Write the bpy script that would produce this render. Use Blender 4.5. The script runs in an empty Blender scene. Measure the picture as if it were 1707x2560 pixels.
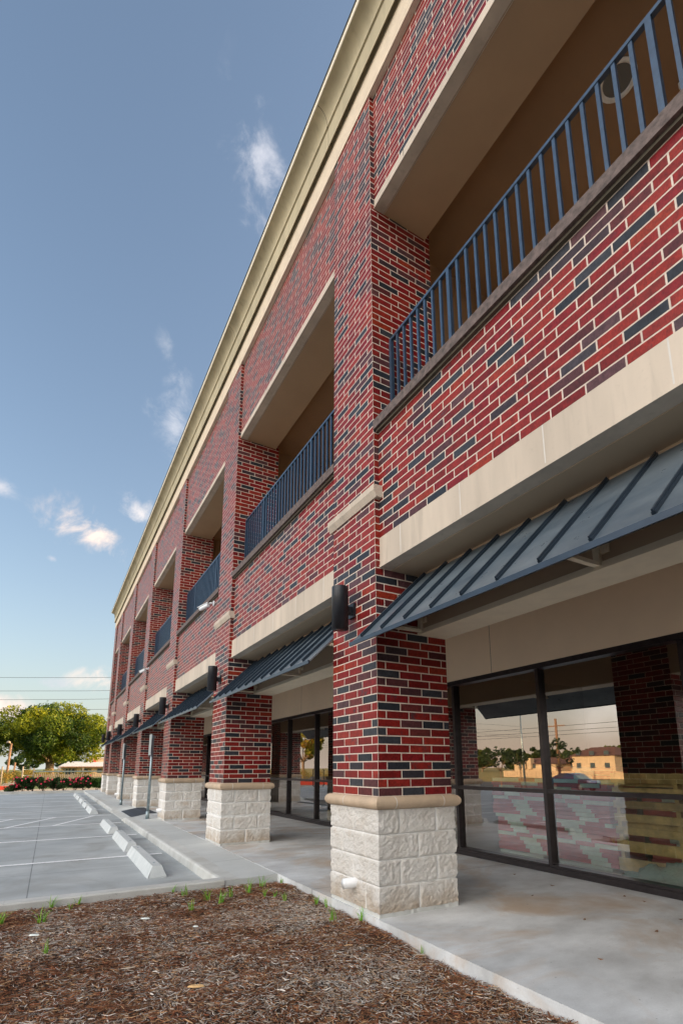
import bpy, math, random
import numpy as np
from mathutils import Vector, Matrix, noise
R_ = math.radians
S = 1.125            # lengths below are in working units; everything is scaled to metres at the end
rnd = random.Random(7)
scn = bpy.context.scene
col = scn.collection

# ------------------------------------------------------------------ camera
cd = bpy.data.cameras.new("camera")
cam = bpy.data.objects.new("camera", cd); col.objects.link(cam)
cd.sensor_fit = 'VERTICAL'; cd.sensor_height = 36.0; cd.sensor_width = 24.0
cd.lens = 36.0 * 1282.98 / 2560.0
cd.shift_x = -(871.44 - 853.5) / 2560.0
cd.shift_y = (1659.76 - 1280.0) / 2560.0
cd.clip_start = 0.05; cd.clip_end = 3000
_a, _b, _c = R_(29.7642), R_(11.4044), R_(-0.1686)
fw = Vector((math.sin(_a)*math.cos(_b), math.cos(_a)*math.cos(_b), math.sin(_b)))
r0 = Vector((math.cos(_a), -math.sin(_a), 0)); u0 = r0.cross(fw)
rt = r0*math.cos(_c) + u0*math.sin(_c); up = -r0*math.sin(_c) + u0*math.cos(_c)
cam.matrix_world = Matrix(((rt.x, up.x, -fw.x, -2.2427), (rt.y, up.y, -fw.y, 0), (rt.z, up.z, -fw.z, 1.102), (0, 0, 0, 1)))
scn.camera = cam

# ------------------------------------------------------------------ sky, sun, exposure
SUN_EL, SUN_AZ = 11.0, 103.0        # azimuth in degrees clockwise from +Y
SKY = 0.12
W = bpy.data.worlds.new("World"); scn.world = W; W.use_nodes = True
nt = W.node_tree; nt.nodes.clear(); NN = nt.nodes.new; LK = nt.links.new
out = NN('ShaderNodeOutputWorld'); bg = NN('ShaderNodeBackground'); bg.inputs[1].default_value = SKY
sky = NN('ShaderNodeTexSky'); sky.sky_type = 'NISHITA'; sky.sun_disc = False
sky.sun_elevation = R_(SUN_EL); sky.sun_rotation = R_(SUN_AZ); sky.air_density = 1.0; sky.dust_density = 3.2; sky.ozone_density = 1.5
geo = NN('ShaderNodeNewGeometry'); tc = NN('ShaderNodeTexCoord')
def wmath(op, a, b=None, c=None):
    n = NN('ShaderNodeMath'); n.operation = op
    for i, v in enumerate((a, b, c)):
        if v is None: continue
        if isinstance(v, (int, float)): n.inputs[i].default_value = v
        else: LK(v, n.inputs[i])
    return n.outputs[0]
def wdot(vec):
    n = NN('ShaderNodeVectorMath'); n.operation = 'DOT_PRODUCT'; LK(tc.outputs['Generated'], n.inputs[0]); n.inputs[1].default_value = vec
    return n.outputs['Value']
nz = NN('ShaderNodeTexNoise'); nz.inputs['Scale'].default_value = 16; nz.inputs['Detail'].default_value = 8; nz.inputs['Roughness'].default_value = .62
nz.inputs['Distortion'].default_value = .4
LK(tc.outputs['Generated'], nz.inputs['Vector'])
hsv = NN('ShaderNodeHueSaturation'); hsv.inputs['Saturation'].default_value = .93; LK(sky.outputs[0], hsv.inputs['Color'])
cur = hsv.outputs[0]
# pale haze low over the horizon, peach on the side away from the sun
sz_ = wdot(Vector((0, 0, 1)))
hz = wmath('MULTIPLY', wmath('EXPONENT', wmath('DIVIDE', wmath('ABSOLUTE', sz_), -.14)), .85)
west = NN('ShaderNodeMapRange'); west.interpolation_type = 'SMOOTHSTEP'; LK(wdot(Vector((-.92, .39, 0))), west.inputs[0]); west.inputs[1].default_value = .45; west.inputs[2].default_value = .98
hc = NN('ShaderNodeMix'); hc.data_type = 'RGBA'; LK(west.outputs[0], hc.inputs[0]); hc.inputs[6].default_value = (2.55, 2.65, 2.50, 1); hc.inputs[7].default_value = (5.2, 4.0, 3.1, 1)
hm = NN('ShaderNodeMix'); hm.data_type = 'RGBA'; LK(hz, hm.inputs[0]); LK(cur, hm.inputs[6]); LK(hc.outputs[2], hm.inputs[7]); cur = hm.outputs[2]
# small cloud puffs: direction, half width, half height, tilt, opacity, colour
CL = [((.172, .553, .815), .048, .088, 16, .62, (1.0, 1.0, 1.05)),
      ((.1262, .815, .565), .040, .10, 8, .6, (1.0, 1.0, 1.03)),
      ((.030, .9205, .3885), .085, .040, -22, 1.0, (1.38, 1.10, .90)),
      ((.0944, .8954, .4351), .045, .032, -15, .85, (1.15, 1.06, 1.0)),
      ((.1001, .7464, .6579), .022, .040, 10, .28, (1, 1, 1)),
      ((-.1069, .8968, .4294), .025, .016, -20, .6, (1.05, .98, .96)),
      ((.0463, .9872, .1524), .055, .028, 5, .8, (1.5, 1.1, .88)),
      ((.0016, .9898, .1422), .038, .015, 0, .9, (.72, .74, .8)),
      ((-.0707, .9926, .097), .075, .030, -12, .9, (1.35, 1.0, .9)),
      ((-.0298, .9391, .3424), .012, .008, 0, .5, (1.15, 1.0, .95)),
      
      ]
cb = NN('ShaderNodeRGB')
for dv, sx, sz, tilt, op, tint in CL:
    d = Vector(dv).normalized(); rx = Vector((0, 0, 1)).cross(d).normalized() * -1; uz = rx.cross(d).normalized()
    if uz.z < 0: uz = -uz
    ct, st = math.cos(R_(tilt)), math.sin(R_(tilt))
    ax = rx*ct + uz*st; az = -rx*st + uz*ct
    dx = wmath('DIVIDE', wdot(ax), sx); dz = wmath('DIVIDE', wdot(az), sz)
    r2 = wmath('ADD', wmath('MULTIPLY', dx, dx), wmath('MULTIPLY', dz, dz))
    base = wmath('SUBTRACT', 1.0, wmath('SQRT', r2))
    v = wmath('ADD', base, wmath('MULTIPLY', wmath('SUBTRACT', nz.outputs[0], .53), 4.2))
    mr = NN('ShaderNodeMapRange'); mr.interpolation_type = 'SMOOTHSTEP'; LK(v, mr.inputs[0])
    mr.inputs[1].default_value = 0; mr.inputs[2].default_value = 1.6; mr.inputs[4].default_value = op
    gate = NN('ShaderNodeMapRange'); LK(base, gate.inputs[0]); gate.inputs[1].default_value = -.5; gate.inputs[2].default_value = .45
    front = wmath('GREATER_THAN', wdot(d), .5)
    m = wmath('MULTIPLY', wmath('MULTIPLY', mr.outputs[0], gate.outputs[0]), front)
    mx = NN('ShaderNodeMix'); mx.data_type = 'RGBA'; LK(m, mx.inputs[0]); LK(cur, mx.inputs[6])
    mx.inputs[7].default_value = (tint[0]*3.2, tint[1]*3.15, tint[2]*3.15, 1)
    cur = mx.outputs[2]
# unseen bright cloud deck behind camera and over lot, added to light the facade
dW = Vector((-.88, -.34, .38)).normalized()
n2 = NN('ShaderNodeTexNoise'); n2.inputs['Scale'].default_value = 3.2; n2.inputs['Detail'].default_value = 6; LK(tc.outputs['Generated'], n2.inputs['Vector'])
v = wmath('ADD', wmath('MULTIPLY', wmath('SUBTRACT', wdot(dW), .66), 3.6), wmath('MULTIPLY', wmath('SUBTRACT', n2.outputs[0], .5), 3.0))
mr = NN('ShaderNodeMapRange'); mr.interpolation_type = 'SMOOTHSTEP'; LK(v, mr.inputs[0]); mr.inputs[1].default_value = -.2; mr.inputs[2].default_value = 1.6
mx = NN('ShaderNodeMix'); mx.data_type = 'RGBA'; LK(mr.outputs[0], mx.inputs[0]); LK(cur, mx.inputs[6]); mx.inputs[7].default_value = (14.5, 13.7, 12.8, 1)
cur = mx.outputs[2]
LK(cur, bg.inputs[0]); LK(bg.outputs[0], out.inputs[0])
sd = bpy.data.lights.new("sun", 'SUN'); sd.energy = 4.0; sd.angle = R_(0.6); sd.color = (1.0, .72, .42)
sun = bpy.data.objects.new("sun", sd); col.objects.link(sun)
sv = Vector((math.sin(R_(SUN_AZ))*math.cos(R_(SUN_EL)), math.cos(R_(SUN_AZ))*math.cos(R_(SUN_EL)), math.sin(R_(SUN_EL))))
sun.rotation_euler = sv.to_track_quat('Z', 'Y').to_euler()
scn.view_settings.view_transform = 'Standard'; scn.view_settings.look = 'None'; scn.view_settings.exposure = 1.5; scn.view_settings.gamma = 1.0
scn.cycles.max_bounces = 8; scn.cycles.glossy_bounces = 5; scn.cycles.transparent_max_bounces = 12; scn.cycles.use_denoising = True

# ------------------------------------------------------------------ materials
MATS = {}
class NB:
    def __init__(s, name):
        s.m = bpy.data.materials.new(name); s.m.use_nodes = True; s.t = s.m.node_tree; s.t.nodes.clear()
        s.o = s.n('ShaderNodeOutputMaterial'); s.p = s.n('ShaderNodeBsdfPrincipled'); s.l(s.p.outputs[0], s.o.inputs[0])
        MATS[name] = s.m
    def n(s, t, **k):
        x = s.t.nodes.new(t)
        for a, b in k.items(): setattr(x, a, b)
        return x
    def l(s, a, b): s.t.links.new(a, b)
    def math(s, op, a, b=None, c=None, clamp=False):
        x = s.n('ShaderNodeMath', operation=op, use_clamp=clamp)
        for i, v in enumerate((a, b, c)):
            if v is None: continue
            if isinstance(v, (int, float)): x.inputs[i].default_value = v
            else: s.l(v, x.inputs[i])
        return x.outputs[0]
    def noise(s, scale, detail=4, rough=.55, vec=None, dist=0, out=0):
        x = s.n('ShaderNodeTexNoise'); x.inputs['Scale'].default_value = scale; x.inputs['Detail'].default_value = detail
        x.inputs['Roughness'].default_value = rough; x.inputs['Distortion'].default_value = dist
        s.l(vec if vec is not None else s.pos(), x.inputs['Vector']); return x.outputs[out]
    def pos(s, scl=None):
        if not hasattr(s, '_pos'): s._pos = s.n('ShaderNodeNewGeometry').outputs['Position']
        if scl is None: return s._pos
        v = s.n('ShaderNodeVectorMath', operation='MULTIPLY'); s.l(s._pos, v.inputs[0]); v.inputs[1].default_value = scl; return v.outputs[0]
    def ramp(s, fac, stops, interp='LINEAR'):
        x = s.n('ShaderNodeValToRGB'); x.color_ramp.interpolation = interp; e = x.color_ramp.elements
        while len(e) < len(stops): e.new(.5)
        for i, (p, c) in enumerate(stops):
            e[i].position = p; e[i].color = (*c, 1) if len(c) == 3 else c
        s.l(fac, x.inputs[0]); return x.outputs[0]
    def mix(s, f, a, b, mode='MIX'):
        x = s.n('ShaderNodeMix', data_type='RGBA', blend_type=mode)
        for i, v in ((0, f), (6, a), (7, b)):
            if isinstance(v, (int, float)): x.inputs[i].default_value = v
            elif isinstance(v, tuple): x.inputs[i].default_value = (*v, 1) if len(v) == 3 else v
            else: s.l(v, x.inputs[i])
        return x.outputs[2]
    def mr(s, v, a, b, c=0, d=1, smooth=False):
        x = s.n('ShaderNodeMapRange'); s.l(v, x.inputs[0])
        if smooth: x.interpolation_type = 'SMOOTHSTEP'
        for i, k in enumerate((a, b, c, d)): x.inputs[i+1].default_value = k
        return x.outputs[0]
    def bump(s, h, strength=.3, dist=.01):
        x = s.n('ShaderNodeBump'); x.inputs['Strength'].default_value = strength; x.inputs['Distance'].default_value = dist
        s.l(h, x.inputs['Height']); s.l(x.outputs[0], s.p.inputs['Normal']); return x
    def set(s, **k):
        for a, b in k.items():
            i = s.p.inputs[a.replace('_', ' ')]
            if isinstance(b, (int, float)): i.default_value = b
            elif isinstance(b, tuple): i.default_value = (*b, 1) if len(b) == 3 else b
            else: s.l(b, i)
        return s

def plain(name, c, rough=.6, metal=0, var=.12, nscale=6, bump=.0, bscale=60, spec=.5, streak=False):
    b = NB(name)
    n = b.noise(nscale, 5, .6, vec=b.pos((1, 1, .15)) if streak else None)
    lo = tuple(x*(1-var) for x in c); hi = tuple(min(1, x*(1+var)) for x in c)
    cc = b.ramp(n, [(.3, lo), (.7, hi)])
    if streak:
        st = b.mr(b.noise(9, 4, .6, vec=b.pos((1, 1, .10))), .54, .70, 0, .38)
        cc = b.mix(st, cc, tuple(x*.58 for x in c))
        cc = b.mix(b.mr(b.noise(26, 5, .7), .60, .74, 0, .22), cc, tuple(x*.6 for x in c))
    b.set(Base_Color=cc, Roughness=rough, Metallic=metal)
    b.p.inputs['Specular IOR Level'].default_value = spec
    if bump: b.bump(b.noise(bscale, 4, .7), bump, .006)
    return b.m

# brick: uv.x counts bricks, uv.y counts courses
b = NB('brick')
uv = b.n('ShaderNodeUVMap'); uv.uv_map = 'UVMap'
sp = b.n('ShaderNodeSeparateXYZ'); b.l(uv.outputs[0], sp.inputs[0])
row = b.math('FLOOR', sp.outputs[1]); par = b.math('MODULO', b.math('ABSOLUTE', row), 2.0)
u = b.math('SUBTRACT', sp.outputs[0], b.math('MULTIPLY', b.math('SUBTRACT', 1.0, par), .38))
cu = b.math('FLOOR', u); fu = b.math('FRACT', u); fv = b.math('FRACT', sp.outputs[1])
du = b.math('MULTIPLY', b.math('MINIMUM', fu, b.math('SUBTRACT', 1.0, fu)), .254)
dv = b.math('MULTIPLY', b.math('MINIMUM', fv, b.math('SUBTRACT', 1.0, fv)), .0762)
dd = b.math('ADD', b.math('MINIMUM', du, dv), b.math('MULTIPLY', b.math('SUBTRACT', b.noise(55, 3), .5), .0028))
face = b.mr(dd, .0042, .0062, 0, 1)
cmb = b.n('ShaderNodeCombineXYZ'); b.l(cu, cmb.inputs[0]); b.l(row, cmb.inputs[1])
wn = b.n('ShaderNodeTexWhiteNoise', noise_dimensions='3D'); b.l(cmb.outputs[0], wn.inputs['Vector'])
ws = b.n('ShaderNodeSeparateXYZ'); b.l(wn.outputs['Color'], ws.inputs[0])
hue = b.ramp(wn.outputs['Value'], [(0, (.024, .028, .036)), (.17, (.040, .043, .052)), (.29, (.085, .020, .022)), (.34, (.16, .011, .010)), (.50, (.215, .015, .012)),
     (.68, (.26, .022, .014)), (.82, (.195, .011, .014)), (.96, (.27, .030, .013))], 'CONSTANT')
blot = b.mr(b.math('ADD', b.noise(9, 5, .65), b.math('MULTIPLY', b.math('SUBTRACT', ws.outputs[1], .5), .5)), .76, .86)
c1 = b.mix(b.math('MULTIPLY', blot, .75), hue, (.042, .042, .05))
c1 = b.mix(b.math('MULTIPLY', b.mr(ws.outputs[2], 0, 1, -.35, .30), 1.0, clamp=True), c1, (.29, .042, .030))
c1 = b.mix(.85, c1, b.mix(1.0, c1, b.ramp(b.math('ADD', b.math('MULTIPLY', b.noise(95, 4, .75, vec=b.pos((1, 1, .5))), .55), b.math('MULTIPLY', b.noise(17, 4, .65), .45)), [(.34, (.36, .34, .36)), (.52, (.98, .95, .95)), (.68, (1.55, 1.45, 1.4))]), 'MULTIPLY'))
mort = b.ramp(b.noise(14, 4), [(.3, (.54, .44, .37)), (.7, (.70, .59, .50))])
b.set(Base_Color=b.mix(face, mort, c1), Roughness=b.mr(face, 0, 1, .9, .42))
b.p.inputs['Specular IOR Level'].default_value = .22
h = b.math('ADD', b.math('MULTIPLY', b.mr(dd, .003, .011), 1.0), b.math('MULTIPLY', b.noise(90, 4, .7, vec=b.pos((1, 1, .45))), .45))
h = b.math('ADD', h, b.math('MULTIPLY', ws.outputs[0], .35))
b.bump(h, .55, .006)

# split-faced limestone blocks: attribute "mortar" marks the joints
b = NB('limestone')
at = b.n('ShaderNodeAttribute'); at.attribute_name = 'mortar'
base = b.ramp(b.noise(5, 6, .65), [(.25, (.64, .59, .53)), (.5, (.745, .71, .66)), (.75, (.82, .80, .765))])
rust = b.mr(b.noise(3.1, 5, .6, vec=b.pos((1, 1, 1.6))), .56, .74, 0, .5)
base = b.mix(rust, base, (.58, .44, .31))
base = b.mix(b.mr(b.noise(70, 5, .7), .35, .7, .25, 0), base, (.40, .37, .33))
sx = b.n('ShaderNodeSeparateXYZ'); b.l(b.pos(), sx.inputs[0])
dirt = b.math('MULTIPLY', b.mr(b.math('ADD', sx.outputs[2], b.math('MULTIPLY', b.math('SUBTRACT', b.noise(6, 5, .65), .5), .5)), .02, .24, .75, 0), 1.0)
base = b.mix(dirt, base, (.40, .30, .205))
b.set(Base_Color=b.mix(at.outputs['Fac'], base, b.ramp(b.noise(20, 4), [(.3, (.74, .72, .69)), (.7, (.86, .85, .82))])), Roughness=.92)
b.bump(b.math('ADD', b.noise(38, 8, .78, dist=.6), b.math('MULTIPLY', b.noise(150, 3), .35)), 1.0, .015)

plain('cast_stone', (.53, .445, .355), .75, var=.15, nscale=3, bump=.12, streak=True)
plain('cap_stone', (.50, .375, .26), .7, var=.16, nscale=5, bump=.15)
plain('cornice_stucco', (.44, .37, .235), .8, var=.18, nscale=2.2, bump=.2, bscale=150, streak=True)
plain('cornice_band', (.66, .54, .40), .85, var=.10, nscale=5, bump=1.0, bscale=22)
plain('joint_mortar', (.62, .58, .53), .9)
plain('dark_gap', (.10, .085, .06), .9)
plain('gutter_metal', (.05, .05, .045), .5, .3)
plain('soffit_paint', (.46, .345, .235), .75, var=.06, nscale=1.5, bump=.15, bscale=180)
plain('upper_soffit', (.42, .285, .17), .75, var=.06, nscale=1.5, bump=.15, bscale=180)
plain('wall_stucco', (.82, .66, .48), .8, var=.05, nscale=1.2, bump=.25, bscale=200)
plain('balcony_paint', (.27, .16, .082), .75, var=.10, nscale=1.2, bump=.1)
plain('beam_trim', (.78, .69, .53), .6, var=.06)
plain('sill_brick', (.115, .083, .072), .75, var=.5, nscale=22, bump=.7, bscale=60)
plain('rail_paint', (.027, .055, .098), .28, .0, var=.25, nscale=25, bump=.05, spec=.8)
plain('lamp_black', (.020, .021, .026), .33, .3, var=.15, nscale=30)
plain('frame_bronze', (.040, .034, .036), .32, .5, var=.25, nscale=12)
plain('galvanised', (.27, .33, .35), .38, .7, var=.22, nscale=18)
plain('camera_white', (.72, .74, .76), .4)
plain('pvc_white', (.80, .80, .80), .35, var=.05)
plain('dark_inside', (.012, .012, .012), .8)
plain('sign_back', (.50, .54, .56), .35, .5)
plain('light_trim', (.72, .72, .68), .4)
plain('roof_membrane', (.4, .4, .4), .9)
# standing seam metal, slightly dented sheet
b = NB('awning_metal')
n = b.noise(2.2, 5, .6, vec=b.pos((1.2, .5, 1.2)))
b.set(Base_Color=b.ramp(n, [(.3, (.07, .10, .13)), (.7, (.19, .225, .25))]), Metallic=.25,
      Roughness=b.mr(b.noise(7, 5, .6), .3, .7, .26, .40))
b.bump(b.noise(2.4, 1, .4, vec=b.pos((.5, 1.4, .5))), .2, .02)
b = plain('awning_edge', (.030, .045, .065), .3, .3, var=.2)
# concrete
def concrete(name, lo, hi, stain, sc, seamx=None, seamy=None, rough=.8, amt=.6):
    b = NB(name)
    c = b.ramp(b.noise(sc, 7, .62, vec=b.pos((1, 1.6, 1))), [(.3, lo), (.7, hi)])
    st = b.mr(b.noise(.9, 6, .62, dist=.8), .50, .66, 0, amt)
    c = b.mix(st, c, stain)
    c = b.mix(b.mr(b.noise(90, 4, .7), .3, .72, .16, 0), c, tuple(x*.35 for x in lo))
    spk = b.mr(b.noise(28, 2, .5), .72, .76, 0, .55)
    c = b.mix(spk, c, tuple(x*.45 for x in lo))
    vo = b.n('ShaderNodeTexVoronoi'); vo.inputs['Scale'].default_value = .55; b.l(b.pos(), vo.inputs['Vector'])
    c = b.mix(b.mr(b.math('ADD', vo.outputs[0], b.math('MULTIPLY', b.noise(9, 5, .7), .16)), .15, .21, .42, 0), c, tuple(x*.32 for x in lo))
    crk = b.n('ShaderNodeTexVoronoi'); crk.feature = 'DISTANCE_TO_EDGE'; crk.inputs['Scale'].default_value = .22; b.l(b.noise(.9, 5, .6, out=1), crk.inputs['Vector']) if False else None
    sx = b.n('ShaderNodeSeparateXYZ'); b.l(b.pos(), sx.inputs[0])
    for ax, seam in ((0, seamx), (1, seamy)):
        if seam:
            f = b.math('FRACT', b.math('DIVIDE', b.math('ADD', sx.outputs[ax], seam[1]), seam[0]))
            dd = b.math('MULTIPLY', b.math('MINIMUM', f, b.math('SUBTRACT', 1.0, f)), seam[0])
            c = b.mix(b.mr(dd, .003, .009, .75, 0), c, tuple(x*.3 for x in lo))
    b.set(Base_Color=c, Roughness=b.mr(b.noise(3, 4), .3, .7, rough-.22, rough+.08))
    b.bump(b.math('ADD', b.noise(60, 5, .7), b.noise(8, 3)), .18, .006)
    return b
concrete('slab_concrete', (.40, .40, .395), (.84, .86, .87), (.50, .36, .24), 1.0, None, (4.73, -.4), rough=.55, amt=.8)
concrete('walk_concrete', (.52, .53, .51), (.63, .64, .62), (.52, .51, .48), 1.2, None, (1.9, .3), amt=.35)
b = concrete('lot_concrete', (.33, .355, .36), (.52, .545, .54), (.32, .32, .30), .8, (4.2, 2.6), (4.8, 1.3), amt=.7)
concrete('kerb_concrete', (.50, .50, .47), (.64, .64, .61), (.44, .42, .37), 3)
concrete('stop_concrete', (.50, .53, .53), (.66, .68, .67), (.5, .5, .48), 4, amt=.3)
b = NB('white_marking')
b.set(Base_Color=b.mix(b.mr(b.noise(24, 6, .75), .52, .62, 0, .7), (.90, .91, .91), (.45, .46, .46)), Roughness=.7)
plain('asphalt', (.06, .06, .062), .9, var=.2, nscale=20)
plain('red_kerb_paint', (.55, .05, .02), .6)
# tactile mat (cast domes)
b = NB('mat_rubber')
vo = b.n('ShaderNodeTexVoronoi'); vo.inputs['Scale'].default_value = 16; vo.inputs['Randomness'].default_value = 0; b.l(b.pos(), vo.inputs['Vector'])
b.set(Base_Color=b.mix(b.mr(vo.outputs[0], .25, .35), (.07, .085, .105), (.028, .033, .045)), Roughness=.7)
b.bump(b.mr(vo.outputs[0], .2, .4, 1, 0), .6, .01)
# soil / grass / field
b = NB('ground_grass')
sx = b.n('ShaderNodeSeparateXYZ'); b.l(b.pos(), sx.inputs[0])
g = b.ramp(b.noise(1.5, 6, .7), [(.3, (.055, .085, .018)), (.7, (.12, .15, .035))])
f = b.ramp(b.noise(.5, 6, .7), [(.3, (.42, .25, .07)), (.5, (.22, .20, .05)), (.7, (.50, .28, .08))])
b.set(Base_Color=b.mix(b.mr(b.math('ADD', sx.outputs[0], b.math('MULTIPLY', b.noise(.06, 4), 20)), -42, -34, 1, 0), g, f), Roughness=.95)
b.bump(b.noise(20, 5, .8), .8, .05)
plain('path_gravel', (.33, .27, .20), .95, var=.3, nscale=30, bump=.5)
plain('soil', (.050, .028, .016), .95, var=.6, nscale=30, bump=1.0, bscale=60)
# mulch chips & leaves by vertex colour
def vcol(name, rough=.8, trans=0, spec=.3):
    b = NB(name); a = b.n('ShaderNodeAttribute'); a.attribute_name = 'col'
    b.set(Base_Color=a.outputs['Color'], Roughness=rough)
    b.p.inputs['Specular IOR Level'].default_value = spec
    if trans:
        tr = b.n('ShaderNodeBsdfTranslucent'); b.l(a.outputs['Color'], tr.inputs[0])
        mx = b.n('ShaderNodeMixShader'); mx.inputs[0].default_value = trans
        b.l(b.p.outputs[0], mx.inputs[1]); b.l(tr.outputs[0], mx.inputs[2]); b.l(mx.outputs[0], b.o.inputs[0])
    return b
vcol('mulch_chip', .85); vcol('leaf', .6, .38)
b = NB('bark')
b.set(Base_Color=b.ramp(b.noise(6, 6, .7, vec=b.pos((2, 2, .4))), [(.3, (.10, .06, .035)), (.7, (.30, .20, .12))]), Roughness=.9)
b.bump(b.noise(9, 5, .7, vec=b.pos((2, 2, .4))), .8, .05)
plain('wood_pole', (.24, .13, .07), .85, var=.3, nscale=6)
plain('pale_wood', (.27, .22, .16), .85, var=.3, nscale=8)
plain('fence_wood', (.46, .34, .22), .85, var=.2, nscale=3)
plain('wire', (.03, .03, .035), .6)
plain('house_wall', (.62, .42, .24), .85, var=.12, nscale=2)
plain('house_siding', (.50, .38, .25), .85, var=.1, nscale=2)
plain('house_roof', (.52, .50, .47), .8, var=.1, nscale=2)
plain('roof_brown', (.13, .06, .045), .9, var=.2, nscale=2)
plain('roof_edge', (.30, .12, .06), .8)
plain('window_dark', (.06, .08, .09), .1)
plain('chimney_red', (.50, .05, .03), .8)
plain('car_paint', (.04, .10, .17), .2, .5, var=.05)
plain('tyre', (.02, .02, .02), .8); plain('rim_metal', (.5, .5, .5), .3, .8)
plain('carton_red', (.66, .05, .06), .55, var=.15, nscale=8)
plain('carton_white', (.82, .88, .84), .6, var=.10, nscale=12)
plain('carton_brown', (.36, .24, .13), .8)
plain('pallet_wood', (.66, .42, .19), .8, var=.45, nscale=7, bump=.4, bscale=30)
b = NB('plastic_bag'); b.set(Base_Color=(.22, .42, .43), Roughness=.15); b.bump(b.noise(22, 5, .7, dist=1.5), 1.0, .03)
plain('flower_red', (.75, .03, .09), .6, var=.3, nscale=20)
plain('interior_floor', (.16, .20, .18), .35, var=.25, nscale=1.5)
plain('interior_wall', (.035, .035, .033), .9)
# storefront glass: tinted, reflective
b = NB('storefront_glass')
b.t.nodes.remove(b.p)
gl = b.n('ShaderNodeBsdfGlossy'); gl.inputs['Roughness'].default_value = 0.0; gl.inputs[0].default_value = (1, .95, .93, 1)
tr = b.n('ShaderNodeBsdfTransparent'); tr.inputs[0].default_value = (.82, .93, .84, 1)
lw = b.n('ShaderNodeFresnel'); lw.inputs[0].default_value = 1.9
fz = b.mr(lw.outputs[0], 0, 1, .25, 1.0)
mx = b.n('ShaderNodeMixShader'); b.l(fz, mx.inputs[0]); b.l(tr.outputs[0], mx.inputs[1]); b.l(gl.outputs[0], mx.inputs[2]); b.l(mx.outputs[0], b.o.inputs[0])
bp = b.n('ShaderNodeBump'); bp.inputs['Strength'].default_value = .02; bp.inputs['Distance'].default_value = .02; b.l(b.noise(1.2, 1), bp.inputs['Height']); b.l(bp.outputs[0], gl.inputs['Normal'])
b = NB('lamp_glow'); b.set(Base_Color=(1, .2, .1), Emission_Color=(1, .08, .03)); b.p.inputs['Emission Strength'].default_value = 3
b = NB('clear_lens'); b.set(Base_Color=(.05, .055, .06), Roughness=.08)

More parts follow.
